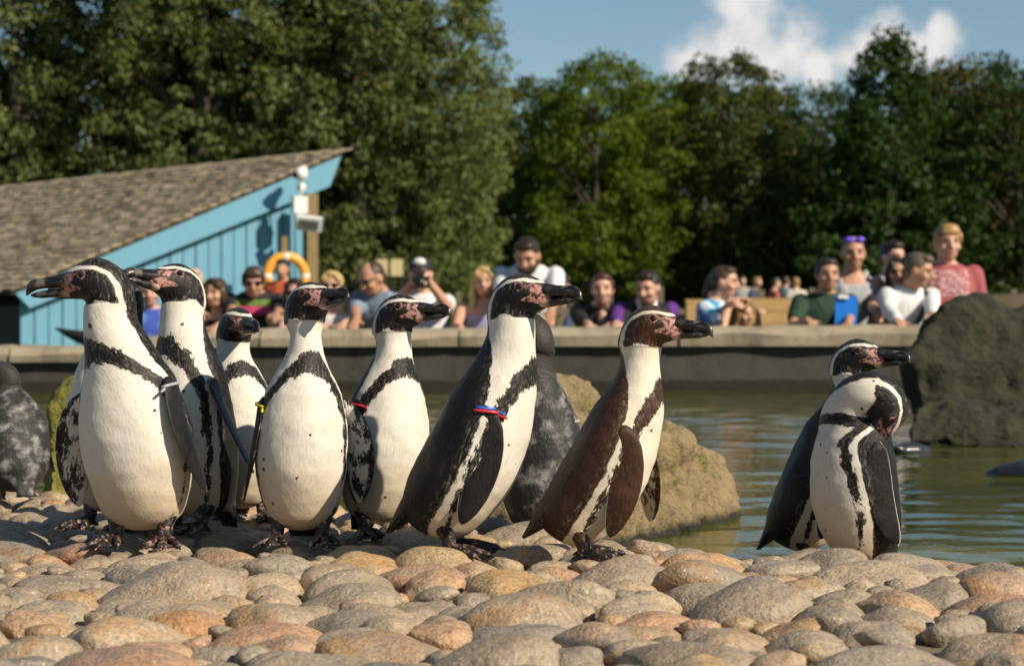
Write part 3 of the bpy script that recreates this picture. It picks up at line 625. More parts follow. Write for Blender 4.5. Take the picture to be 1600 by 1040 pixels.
for px, D, H, k, rz, w in [(780, 92, 9, 'drk2', 2, 'at the gap beside the tall row'), (880, 95, 9.8, 'drk2', 1, 'between the olive and the bright yellow-green tree'), (985, 96, 9.4, 'drk', 5, 'between the two yellow-green trees'), (1090, 94, 10, 'drk2', 0.4, 'behind the feathery olive tree, yellow-green side'), (1200, 96, 10.2, 'oli', 3, 'behind the feathery olive tree, below the large cloud'), (1320, 94, 9.8, 'drk2', 2, 'between the rounded and the pointed dark trees'), (1450, 96, 10.8, 'drk', 4, 'between the pointed and the brownish trees'), (1550, 95, 11, 'drk2', 1, 'over the brownish olive tree'), (1660, 90, 11, 'brn', 2, 'past the last dark green tree'), (720, 96, 8, 'drk', 2, 'showing through the end of the tall row'), (1740, 84, 10, 'drk2', 1, 'at the far end of the woodland')]:
    tree(k, px, D, H, 'background woodland tree ' + w, group='back rank of the woodland', rz=rz)
# understorey that closes the wood near the ground
def thicket(label, x0, x1, D, h, n, leaf, name):
    r = np.random.default_rng(int(D * 10) + int(x0)); X0, X1 = (x0 - 800) / F * D, (x1 - 800) / F * D
    pos = np.stack([r.uniform(X0, X1, n), D + r.uniform(-1.5, 1.5, n), r.uniform(0, 1, n) ** 0.8], 1)
    hh = h * (0.7 + 0.3 * np.sin(pos[:, 0] * 1.3) * np.sin(pos[:, 0] * 0.47 + 1)); pos[:, 2] = pos[:, 2] * hh + float(lawn_z(0, D))
    nr = r.normal(size=(n, 3)) + [0, -.4, .4]; nr /= np.linalg.norm(nr, axis=1)[:, None]; t = np.cross(nr, r.normal(size=(n, 3))); t /= np.linalg.norm(t, axis=1)[:, None]; b = np.cross(nr, t); s = 0.15 * r.uniform(.6, 1.3, n)[:, None]
    V = np.stack([pos - t * s, pos + b * s * .55, pos + t * s, pos - b * s * .55], 1).reshape(-1, 3)
    tag(obj(name, mesh_np(name, V, np.arange(n * 4).reshape(-1, 4), False), leaf), label, 'undergrowth', kind='stuff')
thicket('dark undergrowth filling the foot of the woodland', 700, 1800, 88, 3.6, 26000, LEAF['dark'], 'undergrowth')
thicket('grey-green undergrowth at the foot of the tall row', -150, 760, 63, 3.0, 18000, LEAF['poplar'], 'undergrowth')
# ------------------------------------------------------------------ penguins
SEG = 96
def penguin_rest():
    T = np.array([  # z, centre y, half width, front depth, back depth
        (.026, -.012, .004, .004, .004), (.029, -.012, .030, .026, .034), (.040, -.012, .055, .048, .062), (.060, -.010, .073, .066, .078), (.100, -.006, .089, .084, .087),
        (.150, -.002, .0985, .096, .088), (.200, 0, .1005, .100, .085), (.250, 0, .0965, .095, .080), (.300, .000, .085, .083, .074), (.335, .002, .071, .070, .065),
        (.365, .003, .058, .057, .056), (.392, .003, .048, .047, .050), (.420, .002, .0415, .041, .046), (.450, 0, .0395, .041, .048)])
    s = np.concatenate([[0], np.cumsum(np.hypot(np.diff(T[:, 0]), np.diff(T[:, 2])))])
    ss = np.linspace(0, s[-1], 400); K = np.stack([np.interp(ss, s, T[:, i]) for i in range(5)], 1)
    g = np.exp(-np.linspace(-2, 2, 41) ** 2); g /= g.sum()
    Ks = np.stack([np.convolve(np.pad(K[:, i], 20, mode='reflect', reflect_type='odd'), g, 'valid') for i in range(5)], 1)
    Ks = np.maximum(Ks, [0.02, -1, .002, .002, .002]); Kr = Ks[np.linspace(0, 399, 92).astype(int)]
    ph = np.linspace(0, 2 * np.pi, SEG, endpoint=False); S, Cc = np.sin(ph), np.cos(ph)
    rings, cen, PH = [], [], []
    for z, yc, hw, df, db in Kr:
        rings.append(np.stack([hw * S, yc + np.where(Cc > 0, df, db) * Cc, np.full(SEG, z)], -1)); cen.append((0, yc, z))
    nb = len(rings); py, pz = .0445, .444
    A = np.array([(0, .0035, .0925, .0395), (15, .004, .0935, .0405), (35, .006, .0945, .0415), (55, .007, .0935, .0405), (75, .008, .0890, .0375), (90, .010, .0790, .0330)])
    for a in np.linspace(0, 90, 36)[1:]:
        ri, ro, hw = [np.interp(a, A[:, 0], A[:, i]) for i in (1, 2, 3)]; c = (ri + ro) / 2; rad = (ro - ri) / 2
        dy, dz = -math.cos(R_(a)), math.sin(R_(a)); rr = c - rad * Cc
        rings.append(np.stack([hw * np.sign(S) * np.abs(S) ** 0.9, py + dy * rr, pz + dz * rr], -1)); cen.append((0, 0, 0))
    for y, zt, zb, hw in [(.052, .5200, .4555, .0305), (.060, .5160, .4572, .0270), (.068, .5105, .4592, .0222), (.076, .5045, .4615, .0170), (.083, .4985, .4640, .0110), (.088, .494, .468, .004)]:
        c, rad = (zt + zb) / 2, (zt - zb) / 2; rings.append(np.stack([hw * S, np.full(SEG, y), c - rad * Cc], -1)); cen.append((0, 0, 0))
    rings = np.array(rings); g3 = np.array([.25, .5, .25])
    for _ in range(4):                       # soften the head along its length
        r2 = rings.copy(); r2[nb - 6:-1] = g3[0] * rings[nb - 7:-2] + g3[1] * rings[nb - 6:-1] + g3[2] * rings[nb - 5:]; rings = r2
    return rings, np.array(cen[:nb]), nb
RINGS, CEN, NB = penguin_rest()

def poly_sd(P, poly):                        # signed distance, positive inside
    poly = np.asarray(poly, float); d = np.full(len(P), 1e9); ins = np.zeros(len(P), bool)
    for a, b in zip(poly, np.roll(poly, -1, 0)):
        e = b - a; w = P - a; t = np.clip((w @ e) / (e @ e), 0, 1); d = np.minimum(d, np.linalg.norm(w - t[:, None] * e, axis=1))
        c = ((a[1] > P[:, 1]) != (b[1] > P[:, 1])) & (P[:, 0] < (b[0] - a[0]) * (P[:, 1] - a[1]) / (b[1] - a[1] + 1e-12) + a[0]); ins ^= c
    return np.where(ins, d, -d)
def line_d(P, pts):
    d = np.full(len(P), 1e9); tt = np.zeros(len(P)); pts = np.asarray(pts, float)
    for i in range(len(pts) - 1):
        a, b = pts[i], pts[i + 1]; e = b - a; w = P - a; t = np.clip((w @ e) / (e @ e), 0, 1); di = np.linalg.norm(w - t[:, None] * e, axis=1)
        u = di < d; d = np.where(u, di, d); tt = np.where(u, i + t, tt)
    return d, tt
def body_paint():
    V = RINGS.reshape(-1, 3); n = len(V); x, y, z = V.T
    ring = np.repeat(np.arange(len(RINGS)), SEG)
    ph = np.tile(np.degrees(np.linspace(0, 2 * np.pi, SEG, endpoint=False)), len(RINGS)); ph = np.where(ph > 180, 360 - ph, ph)
    phb = np.interp(z, [.03, .1, .2, .28, .33, .37, .41, .44], [92, 89, 86, 86, 90, 103, 124, 138])
    r = np.interp(z, [.03, .1, .2, .3, .36, .42], [.05, .09, .1, .085, .06, .043])
    back = np.radians(ph - phb) * r
    Q = np.stack([ph / 90 * 0.125, z], 1)
    d, tt = line_d(Q, [(0, .374), (.035, .369), (.068, .347), (.090, .305), (.099, .25), (.103, .17), (.100, .10), (.090, .058), (.06, .040), (.0, .036)])
    wid = np.interp(tt, [0, 1, 2, 3, 4, 5, 6, 7, 8, 9], [.021, .021, .0185, .013, .0085, .006, .0045, .0030, .0012, -.003])
    band = wid - d
    dark = np.maximum(back, band)
    hd = ring >= NB - 1
    H = np.stack([y, z], 1)
    cheek = poly_sd(H, [(.10, .509), (.062, .5055), (.045, .5100), (.015, .5085), (-.008, .497), (-.020, .476), (-.0250, .4440), (-.014, .4462), (.002, .4520), (.016, .4510), (.030, .4435), (.06, .435), (.10, .43)])
    w = np.interp(z, [.445, .48, .51], [.0125, .0095, .0065])
    crown = np.where(z > .4448, np.where((y < .02) | (z > .49), -cheek - w, -1), np.where(ring <= NB + 1, back, -1))
    crown = np.where(y > .066, -cheek - w * np.interp(y, [.066, .078], [1, .6]), crown)
    hdark = np.maximum(cheek, crown)
    k = np.clip((z - .438) / .008, 0, 1); k = np.where(hd & (ring > NB + 2), 1, k)
    dark = np.where(k > 0, (1 - k) * dark + k * np.maximum(hdark, -.02), dark)
    rag = np.where(z > .462, .0045, np.where(z > .43, .013, np.where(band > back, .026, .013)))
    eye = np.array([.039, .5005])
    pr = .0088 - np.linalg.norm(H - eye, axis=1)
    pf = poly_sd(H, [(.10, .500), (.078, .500), (.070, .502), (.058, .505), (.052, .502), (.056, .494), (.060, .488), (.058, .483), (.042, .4785), (.040, .474), (.060, .470), (.070, .465), (.10, .462)])
    pink = np.where(ring > NB, np.maximum(pr, pf), -1)
    pink = np.where((np.abs(x) < .010) & (z > .49), -.01, pink)
    return dark, rag, np.clip(pink, -.02, .02)

def flipper_rest():
    nu, k = 40, 24; a = np.linspace(0, 2 * np.pi, k, endpoint=False); rings = []; dk = []; rg = []
    for u in np.linspace(0, 1, nu):
        w = np.interp(u, [0, .08, .2, .35, .5, .65, .8, .9, .97, 1], [.008, .0225, .0305, .0335, .033, .0305, .0255, .019, .011, .003])
        th = np.interp(u, [0, .06, .2, .6, 1], [.004, .0105, .0085, .0055, .002]); yc = .012 * math.sin(math.pi * u) - .020 * u * u
        c, s = np.cos(a), np.sin(a)
        rings.append(np.stack([th * s * (1 - .35 * c), yc + w * c, np.full(k, -u * .220)], -1))
        out = s > -0.25; trail = (1 + c) * w
        dk.append(np.where(out, np.minimum(.03, (trail - .0022) * 4), np.where(trail < .006, -.004, -.001 + .004 * (c > .55)))); rg.append(np.where(out, .002, .022))
    return np.array(rings), np.array(dk).ravel(), np.array(rg).ravel()
FL, FLD, FLR = flipper_rest()
def beak_shells():
    a = np.linspace(0, 2 * np.pi, 20, endpoint=False); C, S = np.cos(a), np.sin(a)
    def sh(T, n):
        T = np.array(T); yy = np.linspace(T[0, 0], T[-1, 0], n); out = []
        for y in yy:
            zt, zb, hw = [np.interp(y, T[:, 0], T[:, i]) for i in (1, 2, 3)]; c, r = (zt + zb) / 2, (zt - zb) / 2
            out.append(np.stack([hw * np.sign(S) * np.abs(S) ** .85 * np.where(C > 0, 1 - .35 * C, 1), np.full(20, y), c + r * C], -1))
        return np.array(out)
    up = sh([(.060, .507, .4775, .0175), (.080, .5045, .4775, .0145), (.100, .499, .4772, .0118), (.118, .4965, .477, .0105), (.132, .4955, .4745, .0093), (.141, .492, .4695, .0072), (.147, .4865, .4655, .0045), (.1505, .478, .465, .0012)], 30)
    lo = sh([(.060, .4790, .4605, .0165), (.085, .4782, .4615, .0125), (.105, .4775, .4625, .0098), (.122, .4765, .463, .0080), (.135, .4745, .4655, .0055), (.142, .472, .468, .0015)], 26)
    return up, lo
BU, BL = beak_shells()

def foot_rest():
    mb = MB(); tips = []
    mb.cone((0, -.006, .062), (0, 0, .016), .0175, .0125, 12)
    for ang, L in ((-27, .062), (0, .072), (27, .062)):
        dx, dy = math.sin(R_(ang)), math.cos(R_(ang)); m1 = (dx * L * .5, dy * L * .5, .0125); e = (dx * L, dy * L, .006)
        mb.cone((0, .004, .014), m1, .0105, .0085, 8); mb.cone(m1, e, .0088, .0062, 8)
        mb.cone(e, (dx * (L + .016), dy * (L + .016), .001), .0040, .0010, 6); tips.append((dx * L * .93, dy * L * .93))
    for i in range(2):                       # webs between the toes
        a, b = tips[i], tips[i + 1]; mid = ((a[0] + b[0]) * .46, (a[1] + b[1]) * .46)
        top = [(0, .0, .013), (a[0], a[1], .0075), (mid[0], mid[1], .0065), (b[0], b[1], .0075)]
        mb.add(top + [(p[0], p[1], p[2] - .005) for p in top], [[0, 1, 2, 3], [7, 6, 5, 4], [0, 4, 5, 1], [1, 5, 6, 2], [2, 6, 7, 3], [3, 7, 4, 0]])
    mb.cone((0, -.004, .012), (0, -.024, .004), .007, .003, 8)
    return np.vstack(mb.v), np.vstack(mb.q), np.vstack(mb.t)
FTV, FTQ, FTT = foot_rest()
def EUL(yaw, pitch, roll): return np.array((Matrix.Rotation(math.pi + R_(yaw), 3, 'Z') @ Matrix.Rotation(-R_(pitch), 3, 'X') @ Matrix.Rotation(-R_(roll), 3, 'Y')))
DK, RG, PK = body_paint()
EYE_MESH = MB().ell((0, 0, 0), (.0062, .0062, .0062), n=12, k=18).mesh('eye'); EYE_MESH.materials.append(EYE)
BANDM = {}
def band_mat(c):
    if c not in BANDM: BANDM[c] = plain('band_%d' % len(BANDM), c, 0.35, 0.1)
    return BANDM[c]

def penguin(label, px, py, D, s=1.0, body=(0, 3, 0), chest=None, neck=None, head=(0, 0, 0), nl=1.0, wide=1.0, fl=((14, 0, 0), (14, 0, 0)), mat=None,
            gape=0.0, bands=(), feet=((0, 0, 0), (0, 0, 0)), z=None, tail=0.0, group='penguins on the cobbled shore', name='penguin', nt_=1.0):
    chest = chest or body; neck = neck or chest; mat = mat or PL
    base = at(px, py, D); base.z = GZ + 0.012 if z is None else z
    k = CEN[:, 2]; keys = [.0, .14, .30, .385, .445]
    ang = np.array([body, body, chest, neck, head], float); E = np.stack([np.interp(k, keys, ang[:, i]) for i in range(3)], 1)
    ker = np.exp(-np.linspace(-1.6, 1.6, 11) ** 2); ker /= ker.sum()
    E = np.stack([np.convolve(np.pad(E[:, i], 5, mode='edge'), ker, 'valid') for i in range(3)], 1); E[-1] = head
    Rk = [EUL(*e) for e in E]; st = np.interp(k, [.33, .37, .45], [1, nl, nl])
    hip = int(np.argmin(abs(k - .075))); p = np.zeros((NB, 3)); Rb = EUL(*body)
    p[hip] = np.array([0, 0, CEN[hip, 2]])
    for i in range(hip, NB - 1): p[i + 1] = p[i] + (Rk[i] + Rk[i + 1]) / 2 @ (CEN[i + 1] - CEN[i]) * st[i]
    for i in range(hip, 0, -1): p[i - 1] = p[i] - Rk[i] @ (CEN[i] - CEN[i - 1])
    Rh = Rk[-1]; ph_ = p[-1]; hc = CEN[-1]
    head_T = lambda X: (X - hc) @ Rh.T + ph_
    mb = MB(); rest, dark, rag, pink, mi = [], [], [], [], []
    def put(Vp, Vr, d, r, pk, q=None, t=None, m=0):
        nq = 0 if q is None else len(q); ntr = 0 if t is None else len(t)
        mb.add(Vp, q, t); rest.append(Vr); n = len(Vr)
        for lst, v in ((dark, d), (rag, r), (pink, pk)): lst.append(np.broadcast_to(np.asarray(v, float), (n,)))
        mi.append((nq, ntr, m))
    def quads(n, kk):
        i = np.arange(n - 1)[:, None] * kk; j = np.arange(kk)[None]; j2 = (j + 1) % kk
        return np.stack([i + j, i + j2, i + kk + j2, i + kk + j], -1).reshape(-1, 4)
    wv = np.array([wide, 1 + (wide - 1) * .7, 1])
    out = np.empty_like(RINGS)
    for i in range(len(RINGS)):
        if i < NB:
            kw = np.interp(k[i], [.05, .1, .3, .36], [.5, 1, 1, 0]); nk = 1 + (nt_ - 1) * np.interp(k[i], [.31, .385, .425, .450], [0, .9, 1, .25]); out[i] = ((RINGS[i] - CEN[i]) * (1 + (wv - 1) * kw) * nk) @ Rk[i].T + p[i]
        else: out[i] = head_T(RINGS[i])
    so = Vector((px * .37, D * 3.1, s * 9)); lump = np.array([[noise.noise(Vector(v) * 17 + so) * .0034 + noise.noise(Vector(v) * 52 + so) * .0011 for v in ring] for ring in RINGS[::1]])
    lump *= np.interp(np.arange(len(RINGS)), [0, NB * .9, NB, NB + 30, len(RINGS) - 1], [1, .8, .45, .35, .1])[:, None]
    ctr = out.mean(1, keepdims=True); rad = out - ctr; out = out + rad / (np.linalg.norm(rad, axis=2, keepdims=True) + 1e-9) * lump[..., None]
    put(out.reshape(-1, 3), RINGS.reshape(-1, 3), DK, RG, PK, quads(len(RINGS), SEG))
    c0 = out[0].mean(0); put(np.vstack([out[0], c0]), np.vstack([RINGS[0], RINGS[0].mean(0)]), -.01, .002, -.02, t=[[SEG, (j + 1) % SEG, j] for j in range(SEG)])
    Rg = np.array(Matrix.Rotation(R_(-gape), 3, 'X')); pv = np.array([0, .062, .478])
    for B, g in ((BU, False), (BL, True)):
        Bv = B.reshape(-1, 3); X = (Bv - pv) @ Rg.T + pv if g else (Bv - pv) @ np.array(Matrix.Rotation(R_(gape * .35), 3, 'X')).T + pv; n = len(B)
        put(np.vstack([head_T(X), head_T(X[-20:]).mean(0)]), np.vstack([Bv, Bv[-20:].mean(0)]), 0, 0, -.02, quads(n, 20), [[n * 20, (n - 1) * 20 + j, (n - 1) * 20 + (j + 1) % 20] for j in range(20)], 1)
    si = int(np.argmin(abs(k - .325))); fT = []
    for sd, (abd, swing, tw, *fo) in zip((1, -1), fl):     # sd 1: the bird's right wing
        Rf = np.array(Matrix.Rotation(sd * R_(-abd), 3, 'Y') @ Matrix.Rotation(R_(swing), 3, 'X') @ Matrix.Rotation(sd * R_(tw), 3, 'Z'))
        sp = np.array([sd * (.078 * (1 + (wide - 1) * .8) + (fo[0] if fo else 0)), .004, .298]); f = FL.copy(); f[..., 0] *= sd; fr = f.reshape(-1, 3)
        tf = lambda X, Rf=Rf, sp=sp: (X @ Rf.T + sp - CEN[si]) @ Rk[si].T + p[si]
        q = quads(40, 24); q = q[:, ::-1] if sd < 0 else q
        put(np.vstack([tf(fr), tf(fr[-24:]).mean(0)]), np.vstack([fr + [sd * .4, 0, .36], fr[-1:] + [sd * .4, 0, .36]]), np.append(FLD, .005), np.append(FLR, .002), -.02, q, [[960, 936 + j, 936 + (j + 1) % 24] for j in range(24)])
        fT.append(tf)
    # tail
    tr = []; a = np.linspace(0, 2 * np.pi, 16, endpoint=False)
    for u in np.linspace(0, 1, 12):
        w = .050 * (1 - u * .5); tr.append(np.stack([w * np.cos(a), -.052 - u * .034 + (.030 * (1 - u) + .004) * np.sin(a), .085 - u * (.082 + tail) + 0 * a], -1))
    tr = np.array(tr); tv = tr.reshape(-1, 3); tv = np.vstack([tv, tr[-1].mean(0)])
    put((tv - CEN[hip]) @ Rb.T + p[hip], tv, .004, .010, -.02, quads(12, 16), [[192, 176 + j, 176 + (j + 1) % 16] for j in range(16)])
    # legs and feet
    Ry = EUL(body[0], 0, 0)
    for sd, (fx, fy, fyaw) in zip((1, -1), feet):
        Fz = np.array(Matrix.Rotation(R_(fyaw - sd * 9), 3, 'Z')); fp = np.array([sd * .046 + fx, .022 + fy, 0])
        put((FTV @ Fz.T + fp) @ Ry.T, FTV + [sd * .2, 0, 0], 0, 0, -.02, FTQ, FTT, 2)
        top = np.array([sd * .046, .004, .085]); rr = []; rs = []
        for u in np.linspace(0, 1, 10):
            rad = np.interp(u, [0, .4, .8, 1], [.026, .025, .019, .0135]); c_b = (np.array([sd * .040, -.012, .085]) - CEN[hip]) @ Rb.T + p[hip]; c_f = (fp + [0, -.004, .034]) @ Ry.T
            c = c_b * (1 - u) + c_f * u; ring = np.stack([rad * np.cos(a), rad * np.sin(a), 0 * a], -1); rr.append(ring @ Ry.T + c); rs.append(ring + [sd * .046, .006, .085 * (1 - u) + .03 * u])
        rr, rs = np.array(rr).reshape(-1, 3), np.array(rs).reshape(-1, 3)
        lk = np.where((rs[:, 1] < -.012) | (rs[:, 2] < .058), .004, -.004); put(np.vstack([rr, rr[-16:].mean(0)]), np.vstack([rs, rs[-16:].mean(0)]), np.append(lk, 0), .012, -.02, quads(10, 16), [[160, 144 + j, 144 + (j + 1) % 16] for j in range(16)])
    Vv = np.vstack(mb.v) * s; q = np.vstack(mb.q); t = np.vstack(mb.t)
    mq = np.concatenate([np.full(a_, m_) for a_, b_, m_ in mi]); mt = np.concatenate([np.full(b_, m_) for a_, b_, m_ in mi])
    me = mesh_np('body', Vv, [q, t], True, {'rest': np.vstack(rest), 'dark': np.concatenate(dark), 'rag': np.concatenate(rag), 'pink': np.concatenate(pink)}, np.concatenate([mq, mt]))
    root = tag(empty(name, base), label, 'penguin', group)
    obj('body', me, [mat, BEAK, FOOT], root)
    for sd in (1, -1):
        e = head_T(np.array([sd * .0325, .039, .5005])) * s; o = obj('eye', EYE_MESH, None, root)
        o.matrix_local = Matrix.Translation(e) @ Matrix(Rh.tolist()).to_4x4() @ Matrix.Scale(s, 4)
    for (wi, cols) in bands:                 # cable-tie tags round the wing root
        for bi, (u, c) in enumerate(cols):
            iu = int(u * 39); ring = FL[iu].copy(); ring[:, 0] *= (1, -1)[wi]; cc = ring.mean(0); sc = 1.10 + .02 * bi
            lo_, hi_ = (ring - cc) * [1.5, sc, 1] + cc + [0, 0, -.0028], (ring - cc) * [1.5, sc, 1] + cc + [0, 0, .0028]
            inn = (ring - cc) * .9 + cc; b = MB(); b.loft([fT[wi](inn + [0, 0, -.002]) * s, fT[wi](lo_) * s, fT[wi](hi_) * s, fT[wi](inn + [0, 0, .002]) * s], False)
            ed = fT[wi](np.array([[0, FL[iu][:, 1].max() + .002, -u * .220], [0, FL[iu][:, 1].max() + .016, -u * .220 - .003]])) * s; b.cone(ed[0], ed[1], .0032 * s, .0026 * s, 8)
            obj('wing_tag', b.mesh('wing_tag'), band_mat(c), root)
    tip = head_T(np.array([[0, .15, .47], [0, -.02, .535], [0, -.05, .48]])) * s + np.array(base)
    pr = lambda v: (round(800 + v[0] / v[1] * F), round(HY - (v[2] - CZ) / v[1] * F))
    print('PENG', label[:40], 'beak', pr(tip[0]), 'crown', pr(tip[1]), 'nape', pr(tip[2]), 'foot', pr(base))
    return root
YEL, RED, BLU, GRY, BLK = (.75, .55, .02), (.6, .03, .04), (.02, .13, .6), (.35, .36, .37), (.02, .02, .02)
penguin('large penguin with open beak turned sideways to the blue hut, wings held away', 225, 850, 3.82, .97, (-6, 2, -4), (-16, 7, -10), (-50, 17, -10), (-92, 3, 3), 1.06, 1.03, ((25, 4, -62, .014), (6, 4, -12, .012)), gape=2.6, bands=[(1, [(.10, GRY)])], nt_=1.1)
penguin('penguin mostly hidden behind the large open-beaked one, only beak, throat and one side showing', 180, 834, 4.12, .95, (-20, 0, 0), (-28, -1, 3), (-60, -6, 1), (-95, 1, 1), 1.02, .98)
penguin('penguin raising its beak towards the hut, standing behind the large open-beaked one', 309, 832, 4.05, .95, (-48, 0, -1), (-44, 4, -5), (-49, 5, -9), (-45, -13, -8), 1.04, .95, ((14, 0, 0), (34, 6, -42)), nt_=1.0)
penguin('short penguin with its face turned to the viewer and a grey chest band', 378, 812, 4.27, .82, (16, 2, -2), (18, 1, -6), (25, 0, -6), (30, -2, 4), .87, .95, nt_=.92)
penguin('penguin with a yellow wing tag, chest to the viewer and beak raised', 470, 850, 3.84, .875, (2, 2, 1), (6, 2, 2), (25, 0, 4), (42, -12, 6), 1.05, .95, ((8, -4, -4, .004), (18, -6, -62, .006)), bands=[(0, [(.10, YEL)])], nt_=.76)
penguin('penguin with a shadow across its white belly, between the yellow-tagged and the blue-tagged penguin', 592, 842, 3.97, .85, (30, 2, 3), (30, 4, 5), (45, 4, 5), (60, -7, 3), .97, .97, ((7, 0, 0), (10, 4, 0)), bands=[(0, [(.08, RED)])], nt_=.86)
penguin('black penguin with red and blue wing tag leaning forward', 690, 864, 3.68, .945, (82, 22, 2), (80, 22, 2), (70, 17, 1), (57, -6, 5), 1.05, .95, ((5, 16, 0), (14, 10, 0)), bands=[(0, [(.07, BLU), (.10, RED)])])
penguin('grey young penguin standing with its back turned behind the blue-tagged one', 848, 860, 4.05, .84, (165, 3, 4), (165, 1, 7), (181, 3, 2), (-138, -4, 6), 1.0, 1.0, ((12, 0, 0), (16, 6, 0)), mat=PLJ, bands=[(0, [(.15, GRY)])], z=.11)
penguin('brown-backed penguin stepping forward beside the tan boulder', 897, 874, 3.6, .85, (86, 25, 0), (84, 23, -1), (77, 13, -2), (63, -1, 4), 1.02, .87, ((5, 19, 0), (12, 34, 30)), mat=PLB, nt_=.88)
penguin('penguin looking out over the water, standing behind the preening one', 1250, 896, 4.2, .865, (72, 17, 0), (70, 20, 1), (65, 17, 1), (55, -4, 4), .98, .98, ((10, 22, 20), (12, 0, 0)), z=.06, nt_=.86)
penguin('preening penguin with its head bent down over its shoulder', 1345, 896, 3.98, .88, (-80, 0, 0), (-96, 2, 3), (8, 38, 10), (86, 106, 0), .78, 1.0, ((10, 0, 0), (8, 6, 0, .008)), z=.06)
penguin('grey young penguin crouching with drawn-in neck at the end of the row', 27, 788, 4.7, .66, (-150, 11, 1), (-150, 12, 2), (-130, 16, 2), (-99, 4, 1), .42, 1.2, ((8, 0, 0), (8, 0, 0)), mat=PLJ)
# two birds afloat, only back and head above the surface
def swimmer(label, px, py, D, yaw, s):
    b = at(px, py, D); b.z = 0.0; root = tag(empty('penguin', b), label, 'penguin', 'penguins swimming in the pond')
    Rm = EUL(yaw, 0, 0); rings = []; a = np.linspace(0, 2 * np.pi, 24, endpoint=False)
    for u in np.linspace(0, 1, 28):
        y = (u - .5) * .46; w = np.interp(u, [0, .1, .35, .6, .72, .8, .9, 1], [.01, .05, .085, .07, .045, .042, .035, .008]); zc = np.interp(u, [0, .3, .65, .78, .9, 1], [0, .005, .01, .05, .058, .05])
        rings.append(np.stack([w * np.cos(a), y + 0 * a, zc + .75 * w * np.sin(a)], -1) @ Rm.T * s)
    mb = MB().loft(rings); tip = np.array([[0, .225, .05], [0, .30, .045]]) @ Rm.T * s; mb.cone(tip[0], tip[1], .013 * s, .004 * s, 10)
    obj('body', mb.mesh('body'), plain('wet_plumage', (.03, .033, .04), .25, .5, 40), root)
swimmer('dark wet penguin floating beside the low rock ledge', 1416, 702, 8.3, -60, .55)
swimmer('grey wet penguin swimming in open water to the side of the preening one', 1632, 742, 7.1, 70, .85)
# ------------------------------------------------------------------ people at the wall
def mat_skin(name, c):
    m, nt, b = new_mat(name); tc = N(nt, 'TexCoord').outputs['Object']; n = NOISE(nt, tc, 16.0, 4, 0.6).outputs[0]
    setp(nt, b, Base_Color=MIX(nt, n, tuple(x * 0.82 for x in c), tuple(min(1, x * 1.1) for x in c)), Roughness=0.5, Subsurface_Weight=0.06, Subsurface_Radius=(0.02, 0.008, 0.004)); return m
SKIN = {'fair': mat_skin('skin_fair', (0.56, 0.32, 0.22)), 'tan': mat_skin('skin_tan', (0.47, 0.25, 0.155)), 'pink': mat_skin('skin_pink', (0.60, 0.32, 0.25))}
def mat_cloth(name, c, kind=None, c2=None, c3=None):
    if name in _mc: return _mc[name]
    m, nt, b = new_mat(name); tc = N(nt, 'TexCoord').outputs['Object']
    n = NOISE(nt, tc, 9.0, 4, 0.6).outputs[0]; col = MIX(nt, n, tuple(x * 0.85 for x in c), tuple(min(1, x * 1.12) for x in c))
    s = N(nt, 'SeparateXYZ', {0: tc}).outputs
    def box(x0, x1, z0, z1):
        f = M_(nt, 'MULTIPLY', M_(nt, 'GREATER_THAN', s[0], x0), M_(nt, 'LESS_THAN', s[0], x1)); f = M_(nt, 'MULTIPLY', f, M_(nt, 'MULTIPLY', M_(nt, 'GREATER_THAN', s[2], z0), M_(nt, 'LESS_THAN', s[2], z1)))
        return M_(nt, 'MULTIPLY', f, M_(nt, 'GREATER_THAN', s[1], 0.0))
    if kind == 'graphic':                    # two printed bars on the chest
        col = MIX(nt, box(-.13, .12, 1.365, 1.41), col, c2); col = MIX(nt, box(-.13, .10, 1.30, 1.36), col, c3)
    if kind == 'worn':                       # faded block lettering
        w = N(nt, 'TexBrick', {'Vector': N(nt, 'CombineXYZ', {0: s[0], 1: s[2], 2: 0.0}).outputs[0], 'Scale': 9.0, 'Mortar Size': 0.035, 'Color1': (1, 1, 1), 'Color2': (.8, .8, .8), 'Mortar': (0, 0, 0)}).outputs[0]
        n2 = NOISE(nt, tc, 38.0, 3, 0.6).outputs[0]; f = M_(nt, 'MULTIPLY', M_(nt, 'MULTIPLY', w, SM(nt, n2, 0.42, 0.52)), M_(nt, 'MAXIMUM', box(-.14, .15, 1.44, 1.63), 0.0))
        col = MIX(nt, M_(nt, 'MULTIPLY', f, 0.8), col, c2)
    if kind == 'patch':
        n2 = NOISE(nt, tc, 11.0, 2, 0.5).outputs[0]; col = MIX(nt, SM(nt, n2, 0.5, 0.56), col, c2)
    if kind == 'sides':                      # coloured sleeves and a bright flash
        ax = M_(nt, 'ABSOLUTE', s[0]); col = MIX(nt, M_(nt, 'GREATER_THAN', ax, 0.155), col, c2); col = MIX(nt, M_(nt, 'MULTIPLY', M_(nt, 'LESS_THAN', s[0], -0.155), M_(nt, 'MULTIPLY', M_(nt, 'LESS_THAN', s[2], 1.28), M_(nt, 'GREATER_THAN', s[0], -0.185))), col, c3)
    f = NOISE(nt, MAPV(nt, tc, (1, 1, 0.45)), 8.0, 3, 0.5, 1.2).outputs[0]
    setp(nt, b, Base_Color=col, Roughness=0.85, Normal=BUMP(nt, f, 0.8, 0.035)); _mc[name] = m; return m
JEAN = mat_cloth('denim', (0.05, 0.08, 0.18)); GLASS = plain('dark_lens', (0.012, 0.012, 0.014), 0.12, 0.1); EYED = plain('dark_eye', (0.03, 0.02, 0.015), 0.3); LIP = plain('lips', (0.34, 0.12, 0.10), 0.5, 0.1)
